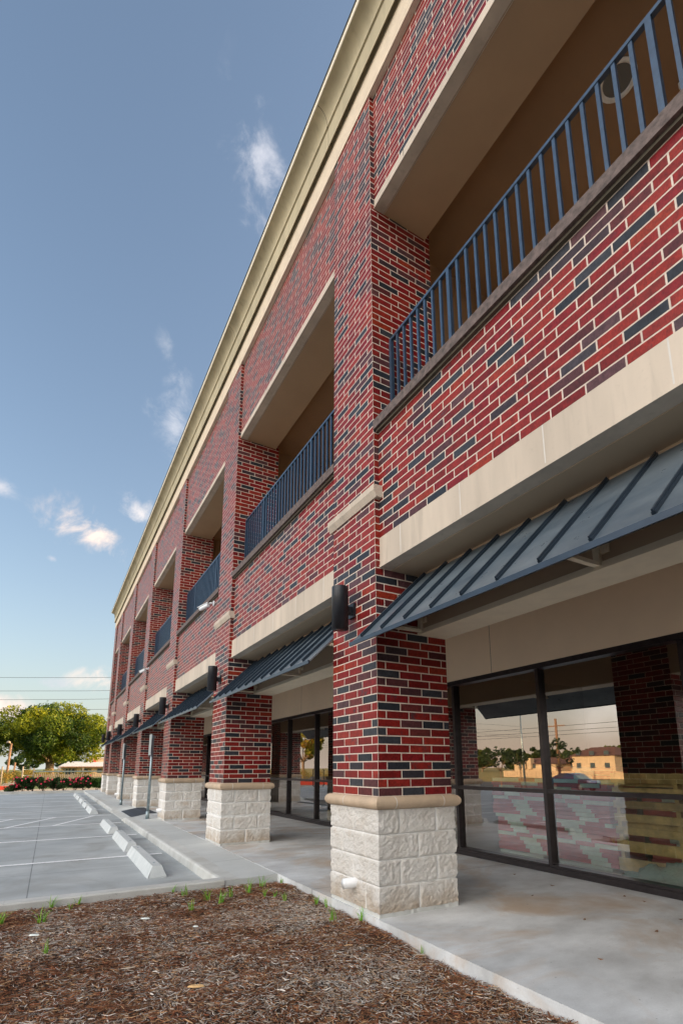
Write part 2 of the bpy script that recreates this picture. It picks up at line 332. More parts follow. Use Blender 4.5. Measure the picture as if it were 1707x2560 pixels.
# ------------------------------------------------------------------ mesh helpers
def tag(o, label=None, cat=None, group=None, kind=None):
    for k, v in (('label', label), ('category', cat), ('group', group), ('kind', kind)):
        if v: o[k] = v
    return o
def empty(name, loc=(0, 0, 0), rz=0, **k):
    o = bpy.data.objects.new(name, None); col.objects.link(o); o.location = loc; o.rotation_euler = (0, 0, rz)
    return tag(o, **k)
class MB:
    def __init__(s): s.v = []; s.f = []; s.uv = []; s.mi = []; s.sm = []
    def face(s, pts, uv=None, mi=0, smooth=False):
        i = len(s.v); s.v += [tuple(p) for p in pts]; s.f.append(tuple(range(i, i+len(pts))))
        s.uv += uv if uv else [(0, 0)]*len(pts); s.mi.append(mi); s.sm.append(smooth); return s
    def box(s, x0, x1, y0, y1, z0, z1, mi=0, brick=None):
        # brick = (yref, xref): uv in bricks / courses
        P = lambda x, y, z: (x, y, z)
        fs = [('x', [(x0, y1, z0), (x0, y0, z0), (x0, y0, z1), (x0, y1, z1)]), ('x', [(x1, y0, z0), (x1, y1, z0), (x1, y1, z1), (x1, y0, z1)]),
              ('y', [(x0, y0, z0), (x1, y0, z0), (x1, y0, z1), (x0, y0, z1)]), ('y', [(x1, y1, z0), (x0, y1, z0), (x0, y1, z1), (x1, y1, z1)]),
              ('z', [(x0, y0, z1), (x1, y0, z1), (x1, y1, z1), (x0, y1, z1)]), ('z', [(x0, y1, z0), (x1, y1, z0), (x1, y0, z0), (x0, y0, z0)])]
        for ax, q in fs:
            uv = None
            if brick:
                L, H, zb = .2258, .0677, .8773
                if ax == 'x': uv = [((p[1]-brick[0])/L + 400, (p[2]-zb)/H + 400) for p in q]
                elif ax == 'y': uv = [((p[0]-brick[1])/L + 400, (p[2]-zb)/H + 401) for p in q]
                else: uv = [((p[1]-brick[0])/L + 400, (p[0])/H + 400) for p in q]
            s.face(q, uv, mi)
        return s
    def obox(s, c, size, rot=None, mi=0):
        hx, hy, hz = (k/2 for k in size); M = rot or Matrix.Identity(3); c = Vector(c)
        cs = [c + M @ Vector((a*hx, b_*hy, d*hz)) for a in (-1, 1) for b_ in (-1, 1) for d in (-1, 1)]
        for q in ((0, 1, 3, 2), (4, 6, 7, 5), (0, 4, 5, 1), (2, 3, 7, 6), (0, 2, 6, 4), (1, 5, 7, 3)): s.face([cs[k] for k in q], None, mi)
        return s
    def bar(s, a, b_, w, h, upv=(0, 0, 1), mi=0):
        a, b_ = Vector(a), Vector(b_); d = (b_-a); L = d.length; d.normalize(); upv = Vector(upv)
        x = d.cross(upv).normalized(); z = x.cross(d)
        M = Matrix((x, d, z)).transposed(); return s.obox((a+b_)/2, (w, L, h), M, mi)
    def tube(s, pts, rads, n=10, caps=True, mi=0, smooth=True):
        pts = [Vector(p) for p in pts]; rings = []; ref = None
        for i, p in enumerate(pts):
            d = (pts[min(i+1, len(pts)-1)] - pts[max(i-1, 0)]).normalized()
            if ref is None: ref = Vector((1, 0, 0)) if abs(d.x) < .8 else Vector((0, 1, 0))
            x = d.cross(ref).normalized(); y = d.cross(x).normalized(); ref = -x.cross(d) if False else ref
            r = rads[i] if isinstance(rads, (list, tuple)) else rads
            rings.append([p + (x*math.cos(t) + y*math.sin(t))*r for t in (2*math.pi*k/n for k in range(n))])
        for i in range(len(rings)-1):
            for k in range(n):
                s.face([rings[i][k], rings[i][(k+1) % n], rings[i+1][(k+1) % n], rings[i+1][k]][::-1], None, mi, smooth)
        if caps:
            s.face(rings[0], None, mi); s.face(rings[-1][::-1], None, mi)
        return s
    def prism(s, prof, y0, y1, mi=0, close=True):   # prof = (x,z) polygon, extruded along y
        n = len(prof)
        for i in range(n if close else n-1):
            a, b_ = prof[i], prof[(i+1) % n]
            s.face([(a[0], y0, a[1]), (a[0], y1, a[1]), (b_[0], y1, b_[1]), (b_[0], y0, b_[1])], None, mi)
        if close:
            s.face([(p[0], y0, p[1]) for p in prof], None, mi); s.face([(p[0], y1, p[1]) for p in prof][::-1], None, mi)
        return s
    def build(s, name, mats, parent=None, merge=False, loc=None):
        me = bpy.data.meshes.new(name); me.from_pydata(s.v, [], s.f)
        ul = me.uv_layers.new(name='UVMap'); ul.data.foreach_set('uv', [c for p in s.uv for c in p])
        if isinstance(mats, str): mats = [mats]
        for m in mats: me.materials.append(MATS[m])
        me.polygons.foreach_set('material_index', s.mi); me.polygons.foreach_set('use_smooth', s.sm)
        if merge or any(s.sm):
            import bmesh
            bm = bmesh.new(); bm.from_mesh(me); bmesh.ops.remove_doubles(bm, verts=bm.verts, dist=1e-5); bmesh.ops.recalc_face_normals(bm, faces=bm.faces); bm.to_mesh(me); bm.free()
        me.update()
        o = bpy.data.objects.new(name, me); col.objects.link(o)
        if parent: o.parent = parent
        if loc: o.location = loc
        return o
def copy_tree(o, parent=None):
    c = o.copy(); col.objects.link(c); c.parent = parent
    for ch in [x for x in o.children]: copy_tree(ch, c)
    return c
def fast_mesh(name, verts, faces, cols, mat, parent=None, smooth=False):
    # verts (N,3), faces (M,4), cols (M,3) -> colour on face corners
    me = bpy.data.meshes.new(name); V = np.asarray(verts, np.float32); F = np.asarray(faces, np.int32); k = F.shape[1]
    me.vertices.add(len(V)); me.vertices.foreach_set('co', V.ravel())
    me.loops.add(F.size); me.loops.foreach_set('vertex_index', F.ravel())
    me.polygons.add(len(F)); me.polygons.foreach_set('loop_start', np.arange(0, F.size, k, dtype=np.int32))
    me.update(calc_edges=True)
    ca = me.color_attributes.new('col', 'FLOAT_COLOR', 'CORNER')
    C4 = np.ones((F.size, 4), np.float32); C4[:, :3] = np.repeat(np.asarray(cols, np.float32), k, axis=0); ca.data.foreach_set('color', C4.ravel())
    me.materials.append(MATS[mat]); me.validate()
    o = bpy.data.objects.new(name, me); col.objects.link(o)
    if parent: o.parent = parent
    return o

# ------------------------------------------------------------------ dimensions
Y1, B, PW, PD = 3.4607, 4.2031, .753, .736
ZB, CR = .8773, .0677
pierY = {k: Y1+(k-1)*B for k in range(-2, 7)}; pierY[7] = Y1+5*B+.593*B
YEND = pierY[7]+PW; YSTART = pierY[-2]
ZTOP = 8.03
def gz(x, y=0):     # lie of the land: flat by the building, dips across the lot, rises beyond
    x = -x
    if x < 8: return -.12
    if x < 36: return -.12 - 1.08*(x-8)/28
    if x < 60: return -1.2 + .75*(x-36)/24
    return -.45

# ------------------------------------------------------------------ setting: ground, lot, walk
def sheet(name, xs, ys, zf, mat, **k):
    m = MB()
    for i in range(len(xs)-1):
        for j in range(len(ys)-1):
            q = [(xs[i], ys[j]), (xs[i+1], ys[j]), (xs[i+1], ys[j+1]), (xs[i], ys[j+1])]
            m.face([(x, y, zf(x, y)) for x, y in q])
    o = m.build(name, mat, merge=True); return tag(o, kind='structure', **k)
gxs = [-900, -300, -120, -60, -52, -44, -36, -30, -22, -16, -8, -2, 3, 20, 60, 200, 900]
sheet('ground', gxs, [-900, -200, -60, -10, 5, 30, 60, 120, 300, 900], lambda x, y: gz(x) - .05, 'ground_grass')
sheet('parking_lot', [-33.5, -30, -22, -16, -12, -8, -4, -.60], [5.5, 12, 20, 30.2], lambda x, y: gz(x), 'lot_concrete')
sheet('parking_lot', [-33.5, -30, -22, -16, -12, -8, -4.2], [-30, -10, 0, 5.5], lambda x, y: gz(x), 'lot_concrete')
sheet('road', [-46, -40, -36, -34.6], [-60, 0, 60, 200], lambda x, y: gz(x)-.02, 'asphalt')
# red painted kerb beyond the lot
m = MB()
for y in range(-30, 60, 6): m.box(-34.6, -34.3, y, y+6-.001, gz(-34)-.2, gz(-34)+.12)
tag(m.build('red_kerb', 'red_kerb_paint'), kind='structure')
# walkway slab under the arcade
m = MB(); m.box(-.03, 2.46, YSTART-1, YEND+.9, -.45, 0)
tag(m.build('arcade_pavement', 'slab_concrete'), kind='structure')
# walk strip and kerb with a dropped ramp
def ramp(y):
    if 13.9 < y < 15.9: return 1
    if 13.3 < y <= 13.9: return (y-13.3)/.6
    if 15.9 <= y < 16.5: return (16.5-y)/.6
    return 0
ys = [5.40+.15*i for i in range(int((28.5-5.40)/.15)+1)]
m = MB()
xs = [(-.60, 0), (-.44, 1), (-.42, 1), (-.25, 2), (-.032, 3)]
def wz(x, y):
    t = min(1, max(0, (x+.032)/(-.568))); return -.004 - .012*t - ramp(y)*.10*t
for j in range(len(ys)-1):
    for i in range(len(xs)-1):
        q = [(xs[i][0], ys[j]), (xs[i+1][0], ys[j]), (xs[i+1][0], ys[j+1]), (xs[i][0], ys[j+1])]
        m.face([(x, y, wz(x, y) - (.006 if (abs(x+.43) < .0) else 0)) for x, y in q])
m.face([(-.60, ys[0], wz(-.6, 0)), (-.60, ys[0], -.3), (-.032, ys[0], -.3), (-.032, ys[0], -.004)])
tag(m.build('walk_strip', 'walk_concrete'), kind='structure')
m = MB()      # rounded kerb along the walk strip
for j in range(len(ys)-1):
    y0, y1 = ys[j], ys[j+1]; a, b_ = wz(-.6, y0), wz(-.6, y1)
    pr = [(-.44, .002), (-.59, .002), (-.612, -.006), (-.624, -.024), (-.632, -.10-.03)]
    for i in range(len(pr)-1):
        (xa, za), (xb, zb_) = pr[i], pr[i+1]
        f = lambda x, z, y, top: (x, y, max(-.128, wz(max(x, -.6), y) + z) if z > -.1 else -.13)
        m.face([f(xa, za, y0, 0), f(xa, za, y1, 0), f(xb, zb_, y1, 0), f(xb, zb_, y0, 0)][::-1])
tag(m.build('kerb', 'kerb_concrete', merge=True), kind='structure')
m = MB(); m.box(-.615, -.42, 5.395, 28.5, -.2, -.10); 
m = MB()
for y in [5.9+1.9*i for i in range(12)]:
    m.box(-.434, -.430, y-1.9 if y > 6 else 5.41, y, -.05, .0)
# kerb between lot and planting bed
m = MB(); m.prism([(5.38, -.3), (5.38, -.012), (5.392, 0), (5.52, 0), (5.53, -.02), (5.535, -.3)], 0, 1)
mm = MB()
for f in range(6):
    x0, x1 = -.605-.62*f, -.605-.62*(f+1)+.001
    z = 0 - .0
    for a, b_ in [((5.385, -.35), (5.385, -.015)), ((5.385, -.015), (5.395, -.002)), ((5.395, -.002), (5.53, -.004)), ((5.53, -.004), (5.545, -.02)), ((5.545, -.02), (5.55, -.35))]:
        mm.face([(x0, a[0], a[1]), (x1, a[0], a[1]), (x1, b_[0], b_[1]), (x0, b_[0], b_[1])])
tag(mm.build('bed_kerb', 'kerb_concrete', merge=True), kind='structure')
m = MB(); m.box(-4.35, -4.2, -30, 5.385, -.35, -.01); tag(m.build('bed_kerb', 'kerb_concrete'), kind='structure')
# far kerb of the lot
m = MB(); m.box(-9, 1.8, 30.2, 30.4, -.3, .0); m.box(1.65, 1.8, 28.65, 30.2, -.3, 0); tag(m.build('far_kerb', 'kerb_concrete'), kind='structure')
m = MB(); m.box(-.6, 14, YEND+.92, 30.19, -.4, -.005); tag(m.build('end_pavement', 'walk_concrete'), kind='structure')
# painted stall lines (4 mm over the lot)
stall = [8.2, 10.72, 13.2, 15.42, 17.6, 20.05, 22.5, 24.95, 27.4]
for yy in stall:
    m = MB(); z = -.116
    m.face([(-7.2, yy-.05, z), (-.70, yy-.05, z), (-.70, yy+.05, z), (-7.2, yy+.05, z)])
    tag(m.build('parking_line', 'white_marking'), kind='structure')
for x0 in (-1.12, -2.0, -2.9, -3.8, -4.7, -5.6):
    m = MB(); z = -.1158
    a = Vector((x0, 15.37, z)); b2 = Vector((x0-.92, 13.25, z)); n_ = Vector((.04, -.018, 0))
    m.face([a+n_, a-n_, b2-n_, b2+n_]); tag(m.build('parking_line', 'white_marking'), kind='structure')
# stall lines across the lot, seen in the glass
for yy in range(8, 30, 3):
    m = MB(); m.face([(-15.5, yy-.05, gz(-15.5)+.004), (-12, yy-.05, gz(-12)+.004), (-12, yy+.05, gz(-12)+.004), (-15.5, yy+.05, gz(-15.5)+.004)])
    tag(m.build('parking_line', 'white_marking'), kind='structure')
sheet('gravel_path', [-30, -12, -3.8, 3], [30.45, 33, 36], lambda x, y: gz(x)+.03 if x > -5 else gz(x)-.03, 'path_gravel')
m = MB(); m.box(-12, -4.0, 36.2, 36.5, -.2, .10); tag(m.build('red_kerb', 'red_kerb_paint'), kind='structure')
sheet('footpath', [-5.2, -4.0], [36.6, 48, 60], lambda x, y: -.09 + (y-36)*.002, 'path_gravel')

# ------------------------------------------------------------------ building
BLD = empty('office_building', (0, YSTART, 0), label='long two-storey red brick building with open balconies and stone piers', cat='building')
BLD.location = (0, 0, 0)

def stone_base(y0, hi, parent):
    """split-faced block base of one pier, local to the world"""
    x0, x1, y1 = 0, PD, y0+PW; z0, z1 = .03, .778; H = (z1-z0)/4
    res = {2: .011, 1: .018, 0: .03}[hi]
    V = []; F = []; mort = []; idx = {}
    # go round the perimeter
    per = [(x0, y0), (x1, y0), (x1, y1), (x0, y1)]
    nrm = [(0, -1), (1, 0), (0, 1), (-1, 0)]
    nz_ = max(8, int((z1-z0)/res)); L = [PD, PW, PD, PW]
    zs = [z0 + (z1-z0)*k/nz_ for k in range(nz_+1)]
    rings = []
    for si in range(4):
        (ax, ay), (bx, by) = per[si], per[(si+1) % 4]; n = max(6, int(L[si]/res)); nx, ny = nrm[si]
        for k in range(n):
            t = k/n; x = ax+(bx-ax)*t; y = ay+(by-ay)*t
            if k == 0:
                pn = nrm[si-1]; dx, dy = (nx+pn[0]), (ny+pn[1])
            else: dx, dy = nx, ny
            rings.append((x, y, dx, dy, si, t))
    for z in zs:
        cr = min(3, int((z-z0)/H)); fz = (z-z0)/H - cr
        for (x, y, dx, dy, si, t) in rings:
            A = (cr + si) % 2 == 1
            joints = [.26, .75] if A else [.5]
            ed = min([abs(t-j)*.74 for j in joints])
            ez = min(fz, 1-fz)*H
            if cr == 3 and fz > .5: ez = .05
            if cr == 0 and fz < .5: ez = .05
            d = min(ed, ez); mm_ = 1.0 if d < max(.0065, res*.55) else 0.0
            pil = 1 - math.exp(-max(0, d-.005)/.0045)
            bid = cr*7 + si*3 + sum(t > j for j in joints)
            p = Vector((x*1.0, y, z))
            nv = noise.noise(p*6 + Vector((bid*3.1, 0, 0)))*.005 + noise.noise(p*24)*.006 + noise.noise(p*55)*.005
            off = .001 + pil*(.013 + nv)
            off = max(0, off)
            V.append((x+dx*off, y+dy*off, z)); mort.append(mm_)
    n = len(rings)
    for k in range(nz_):
        for i in range(n):
            j = (i+1) % n; F.append((k*n+i, k*n+j, (k+1)*n+j, (k+1)*n+i))
    me = bpy.data.meshes.new('stone_base'); me.from_pydata(V, [], F); me.materials.append(MATS['limestone'])
    at_ = me.attributes.new('mortar', 'FLOAT', 'POINT'); at_.data.foreach_set('value', mort); me.update()
    o = bpy.data.objects.new('stone_base', me); col.objects.link(o); o.parent = parent
    return o
def cap_ring(y0, parent):
    m = MB(); zc, rz_, rp = .8277, .0495, .052; prof = [(rp*math.cos(t)+.004, zc+rz_*math.sin(t)) for t in [R_(-90+15*i) for i in range(13)]]
    prof = [(-.06, prof[0][1])] + prof + [(-.06, prof[-1][1])]
    x0, x1, y1 = 0, PD, y0+PW
    def ring(o): return [(x0-o, y0-o), (x1+o, y0-o), (x1+o, y1+o), (x0-o, y1+o)]
    for i in range(len(prof)-1):
        a, b_ = ring(prof[i][0]), ring(prof[i+1][0])
        for k in range(4):
            j = (k+1) % 4
            m.face([(*a[k], prof[i][1]), (*a[j], prof[i][1]), (*b_[j], prof[i+1][1]), (*b_[k], prof[i+1][1])])
    j = m; w = .004
    for yy in (y0-.0, ):
        for xx in (.135, .61):
            pp = [(xx, yy - (p+.001), z) for p, z in prof[1:-1]]
            for i in range(len(pp)-1):
                a, b_ = pp[i], pp[i+1]; j.face([(a[0]-w, a[1], a[2]), (a[0]+w, a[1], a[2]), (b_[0]+w, b_[1], b_[2]), (b_[0]-w, b_[1], b_[2])], None, 1)
    for yy in (y0+.47, ):
        pp = [(-(p+.001), yy, z) for p, z in prof[1:-1]]
        for i in range(len(pp)-1):
            a, b_ = pp[i], pp[i+1]; j.face([(a[0], a[1]+w, a[2]), (a[0], a[1]-w, a[2]), (b_[0], b_[1]-w, b_[2]), (b_[0], b_[1]+w, b_[2])], None, 1)
    return m.build('base_cap', ['cap_stone', 'joint_mortar'], parent)

for k in sorted(pierY):
    y0 = pierY[k]
    m = MB(); m.box(0, PD, y0, y0+PW, ZB-.002, ZTOP, brick=(y0, 0))
    P = m.build('pier', 'brick', BLD)
    hi = 2 if k == 1 else (1 if k in (2, 3) else 0)
    stone_base(y0, hi, P); cap_ring(y0, P)
    # rough mortar bed under the base
    m = MB(); q = []
    rr = random.Random(k+50)
    for (ax, ay), (bx, by), n in (((-.012, y0-.014), (PD+.012, y0-.014), 22), ((PD+.012, y0-.014), (PD+.012, y0+PW+.014), 10), ((PD+.012, y0+PW+.014), (-.012, y0+PW+.014), 10), ((-.012, y0+PW+.014), (-.012, y0-.014), 22)):
        for i in range(n):
            t = i/n; q.append((ax+(bx-ax)*t + rr.uniform(-.006, .006), ay+(by-ay)*t + rr.uniform(-.006, .006)))
    n = len(q)
    for i in range(n):
        a, b_ = q[i], q[(i+1) % n]; m.face([(a[0], a[1], -.012), (b_[0], b_[1], -.012), (b_[0]*.985+.005, b_[1], .033), (a[0]*.985+.005, a[1], .033)])
    m.face([(p[0]*.985+.005, p[1], .033) for p in q]); m.build('mortar_bed', 'kerb_concrete', P)
    # belt ledge
    m = MB(); m.prism([(-.042, 3.515), (-.042, 3.462), (-.012, 3.405), (.058, 3.405), (.058, 3.515)], y0-.055, y0+PW+.055)
    L_ = m.build('belt_ledge', 'cast_stone', P)
    if k in (1, 3, 5):
        m = MB(); yy = y0+.35; zz = .19
        m.tube([(.03, yy, zz), (-.115, yy, zz)], .040, 20, caps=False)
        m.tube([(-.115, yy, zz), (-.117, yy, zz), (-.112, yy, zz), (-.02, yy, zz-.0)], [.040, .034, .0335, .0335], 20, caps=False)
        pp_ = m.build('drain_pipe', 'pvc_white', P)

# bays
bays = []
ks = sorted(pierY)
for i in range(len(ks)-1):
    bays.append((ks[i], pierY[ks[i]]+PW, pierY[ks[i+1]]))
def awning(ya, yb, parent):
    m = MB(); n_ = Vector((-(2.735-2.075), 0, -(-.25-.42))).normalized()   # sheet normal
    A = Vector((.42, 0, 2.735)); Bt = Vector((-.25, 0, 2.075)); d = (Bt-A).normalized(); nn = Vector((-abs(d.z), 0, abs(d.x)))
    if nn.z < 0: nn = -nn
    t = .012
    def P(p, y, h=0): q = p + nn*h; return (q.x, y, q.z)
    m.face([P(A, ya), P(A, yb), P(Bt, yb), P(Bt, ya)]); m.face([P(A, ya, -t), P(Bt, ya, -t), P(Bt, yb, -t), P(A, yb, -t)])
    m.face([P(A, ya), P(Bt, ya), P(Bt, ya, -t), P(A, ya, -t)]); m.face([P(A, yb, -t), P(Bt, yb, -t), P(Bt, yb), P(A, yb)])
    o = m.build('awning', 'awning_metal', parent)
    e = MB(); e.box(-.262, -.248, ya, yb, 2.047, 2.078); e.build('drip_edge', 'awning_edge', o)
    s_ = MB(); y = yb - .145; 
    As = A + d*.0; Bs = Bt - d*.03
    while y > ya+.05:
        for yc, w, h in ((y, .018, .014), (y, .008, .026)):
            q = [P(As, yc-w/2), P(As, yc+w/2), P(Bs, yc+w/2), P(Bs, yc-w/2)]
            r = [P(As, yc-w/2, h), P(As, yc+w/2, h), P(Bs, yc+w/2, h), P(Bs, yc-w/2, h)]
            s_.face(r); s_.face([q[0], q[3], r[3], r[0]]); s_.face([q[2], q[1], r[1], r[2]]); s_.face([q[3], q[2], r[2], r[3]])
        y -= .2835
    s_.build('standing_seam', 'awning_edge', o)
    # triangular brackets behind
    n = 3 if yb-ya > 2.5 else 2
    for i in range(n):
        yc = [yb-.03, (ya+yb)/2, ya+.03][i] if n == 3 else [yb-.03, ya+.03][i]
        b_ = MB(); b_.box(-.03, .424, yc-.018, yc+.018, 2.248, 2.272); b_.box(.42, .448, yc-.02, yc+.02, 2.249, 2.71)
        b_.bar((-.04, yc, 2.262), (.41, yc, 2.700), .03, .02); b_.box(.436, .4485, yc-.075, yc-.02, 2.32, 2.37)
        b_.tube([(.436, yc-.05, 2.345), (.428, yc-.05, 2.345)], .010, 8)
        b_.build('bracket', 'beam_trim', o)
    return o
def railing(ya, yb, parent, individual):
    m = MB(); x = .20; m.box(x-.016, x+.016, ya+.012, yb-.012, 5.085, 5.112); m.box(x-.012, x+.012, ya+.012, yb-.012, 4.225, 4.247)
    o = m.build('balcony_railing', 'rail_paint', parent)
    n = round((yb-ya-.05)/.1045); st = (yb-ya-.05)/n
    row = MB()
    for i in range(n+1):
        y = yb-.025 - i*st; w = .0165 if i % 16 == 8 or i in (0, n) else .0112
        t = row if not individual else MB()
        t.box(x-w, x+w, y-w, y+w, 4.17, 5.084)
        if individual: t.build('baluster', 'rail_paint', o)
    if not individual: tag(row.build('baluster_row', 'rail_paint', o), kind='stuff')
for (k, ya, yb) in bays:
    yf = ya
    if yb - ya < 1: pass
    # spandrel, frieze
    m = MB(); m.box(.05, .36, ya, yb, 3.05, 4.062, brick=(ya, 0)); SP = m.build('brick_spandrel', 'brick', BLD)
    m = MB(); m.box(.05, .60, ya, yb, 6.70, ZTOP, brick=(ya, 0)); FR = m.build('brick_frieze', 'brick', BLD)
    m = MB(); m.box(.047, .40, ya, yb, 2.802, 3.0475); m.box(.040, .40, ya, yb, 2.775, 2.797)
    y = yb-.306
    while y > ya: m.box(.0462, .06, y-.004, y+.004, 2.8015, 3.046, 1); y -= .7085
    LI = m.build('lower_lintel', ['cast_stone', 'joint_mortar'], BLD)
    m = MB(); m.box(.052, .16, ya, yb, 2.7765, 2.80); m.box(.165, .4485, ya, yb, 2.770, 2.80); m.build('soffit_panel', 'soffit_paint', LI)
    m = MB(); m.box(.45, .735, ya, yb, 2.24, 3.05); BM = m.build('entry_beam', 'soffit_paint', BLD)
    m = MB(); m.box(.425, .4495, ya, yb, 2.228, 2.247); m.box(.437, .4495, ya, yb, 2.2475, 2.275); m.box(.45, .735, ya, yb, 2.228, 2.239); m.build('beam_trim', 'beam_trim', BM)
    m = MB(); m.box(-.006, .40, ya+.002, yb-.002, 4.083, 4.172); m.box(.02, .40, ya+.002, yb-.002, 4.0625, 4.0825, mi=1)
    SL = m.build('balcony_sill', ['sill_brick', 'dark_gap'], BLD)
    m = MB(); m.box(.046, .15, ya, yb, 6.608, 6.698); m.box(.040, .15, ya, yb, 6.588, 6.604)
    y = yb-.5
    while y > ya: m.box(.0452, .06, y-.003, y+.003, 6.6075, 6.6975, 1); y -= 1.42
    UL = m.build('upper_lintel', ['cast_stone', 'dark_gap'], BLD)
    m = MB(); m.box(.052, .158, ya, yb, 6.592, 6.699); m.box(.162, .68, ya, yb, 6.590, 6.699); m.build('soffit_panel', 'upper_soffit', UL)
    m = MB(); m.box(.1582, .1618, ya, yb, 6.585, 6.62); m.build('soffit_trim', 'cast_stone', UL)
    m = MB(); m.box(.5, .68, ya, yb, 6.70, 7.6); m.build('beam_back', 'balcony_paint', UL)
    railing(ya, yb, BLD, k in (0, 1, 2))
    awning(ya+.004, yb-.004, BLD)
# cornice, swept along the roof edge and round the end
prof = [(.05, 8.03), (-.012, 8.03), (-.014, 8.35), (-.013, 8.352), (-.016, 8.352), (-.016, 8.43), (-.061, 8.43), (-.061, 8.352), (-.066, 8.352), (-.068, 8.612), (-.070, 8.614), (-.068, 8.635), (-.0875, 8.637), (-.088, 8.65), (-.084, 8.655)]
cove = [(-.082 - .135*(1-math.cos(R_(90*i/8))), 8.655 + .215*math.sin(R_(90*i/8))) for i in range(9)]
def swept(prof, name, mat, parent, smooth=False):
    m = MB()
    for i in range(len(prof)-1):
        (xa, za), (xb, zb_) = prof[i], prof[i+1]
        m.face([(xa, YSTART+xa, za), (xb, YSTART+xb, zb_), (xb, YEND-xb, zb_), (xa, YEND-xa, za)], None, 0, smooth)
        m.face([(xa, YEND-xa, za), (xb, YEND-xb, zb_), (14-xb, YEND-xb, zb_), (14-xa, YEND-xa, za)], None, 0, smooth)
        m.face([(xb, YSTART+xb, zb_), (xa, YSTART+xa, za), (14-xa, YSTART+xa, za), (14-xb, YSTART+xb, zb_)], None, 0, smooth)
    return m.build(name, mat, parent)
CO = swept(prof[3:], 'cornice', 'cornice_stucco', BLD)
swept(prof[:4], 'cornice_band', 'cornice_band', CO); swept(cove, 'cornice_cove', 'cornice_stucco', CO, True)
swept([(cove[-1][0], 8.87), (cove[-1][0]-.008, 8.872), (-.232, 8.905), (-.232, 8.925)], 'cornice_lip', 'beam_trim', CO)
swept([(-.232, 8.9245), (-.240, 8.925), (-.242, 8.945), (.3, 8.95)], 'gutter', 'gutter_metal', CO)
m = MB()
for k in range(-2, 8):
    yy = YSTART + 2.6 + k*3.6
    if yy > YEND: continue
    pp = [(p[0]-.0012, p[1]) for p in prof[3:]] + [(p[0]-.0012, p[1]) for p in cove]
    m = MB()
    for i in range(len(pp)-1):
        a, b_ = pp[i], pp[i+1]; m.face([(a[0], yy, a[1]), (b_[0], yy, b_[1]), (b_[0], yy+.007, b_[1]), (a[0], yy+.007, a[1])])
    m.build('cornice_joint', 'dark_gap', CO)
# shell: roof, end walls, back wall, floors, ceilings
m = MB(); m.box(.3, 13.7, YSTART+.3, YEND-.3, 8.04, 8.6); m.build('roof', 'roof_membrane', BLD)
m = MB(); m.box(PD+.002, 14, YEND-.35, YEND-.002, 0, ZTOP, brick=(0, 0)); m.build('end_wall', 'brick', BLD)
m = MB(); m.box(PD+.002, 14, YSTART+.002, YSTART+.35, 0, ZTOP, brick=(0, 0)); m.build('end_wall', 'brick', BLD)
m = MB(); m.box(13.6, 14, YSTART+.36, YEND-.36, 0, ZTOP, brick=(0, 0)); m.build('back_wall', 'brick', BLD)
m = MB(); m.box(.37, 13.5, YSTART+.36, YEND-.36, 3.06, 3.95); m.build('floor_slab', 'soffit_paint', BLD)
m = MB(); m.box(.74, 2.44, YSTART+.36, YEND-.36, 2.95, 3.055); m.build('arcade_ceiling', 'soffit_paint', BLD)
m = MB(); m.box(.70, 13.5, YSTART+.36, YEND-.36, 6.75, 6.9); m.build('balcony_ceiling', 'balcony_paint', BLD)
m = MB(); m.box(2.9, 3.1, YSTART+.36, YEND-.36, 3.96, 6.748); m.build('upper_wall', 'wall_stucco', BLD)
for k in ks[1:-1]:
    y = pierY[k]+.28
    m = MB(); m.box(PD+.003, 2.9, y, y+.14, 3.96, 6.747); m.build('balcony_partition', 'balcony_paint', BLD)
m = MB(); m.box(2.46, 2.62, YSTART+.36, YEND-.36, 2.262, 2.949); WS = m.build('stucco_wall', 'wall_stucco', BLD)
m = MB()
for k in range(-8, 12): 
    y = 10.335 + 2*k*1.43
    if YSTART+.5 < y < YEND-.5: m.box(2.459, 2.465, y-.003, y+.003, 2.263, 2.949)
m.build('control_joint', 'dark_gap', WS)
# storefront
XG = 2.53; my = [3.95-1.57*i for i in range(12, 0, -1)] + [3.95+1.43*i for i in range(17)]; my = [y for y in my if YSTART+.4 < y < YEND-.4]
my = [YSTART+.37] + my + [YEND-.37]
for i in range(len(my)-1):
    a, b_ = my[i], my[i+1]
    f = MB(); f.box(2.478, 2.60, a-.023, a+.023, .06, 2.20)
    f.box(2.482, 2.595, a+.0235, b_-.0235, .818, .862); f.box(2.462, 2.61, a-.023, b_-.0235, .0, .058); f.box(2.466, 2.605, a-.023, b_-.0235, 2.203, 2.261)
    f.box(2.470, 2.59, a+.0235, b_-.0235, .059, .085)
    F = f.build('storefront_window', 'frame_bronze', BLD)
    for z0, z1 in ((.086, .817), (.863, 2.202)):
        g = MB(); g.face([(XG, b_-.0235, z0), (XG, a+.0235, z0), (XG, a+.0235, z1), (XG, b_-.0235, z1)]); g.build('pane', 'storefront_glass', F)
# interior shell seen through the glass
m = MB(); m.box(2.61, 9, YSTART+.37, YEND-.37, -.06, -.005); m.build('interior_floor', 'interior_floor', BLD)
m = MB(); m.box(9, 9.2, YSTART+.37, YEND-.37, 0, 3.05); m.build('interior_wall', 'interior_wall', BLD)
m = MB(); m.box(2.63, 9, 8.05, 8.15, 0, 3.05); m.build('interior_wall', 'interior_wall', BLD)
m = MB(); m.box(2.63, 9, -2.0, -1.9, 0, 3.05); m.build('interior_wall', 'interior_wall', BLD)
m = MB(); m.box(2.63, 8.99, YSTART+.37, YEND-.37, 3.02, 3.055); m.build('interior_ceiling', 'interior_wall', BLD)
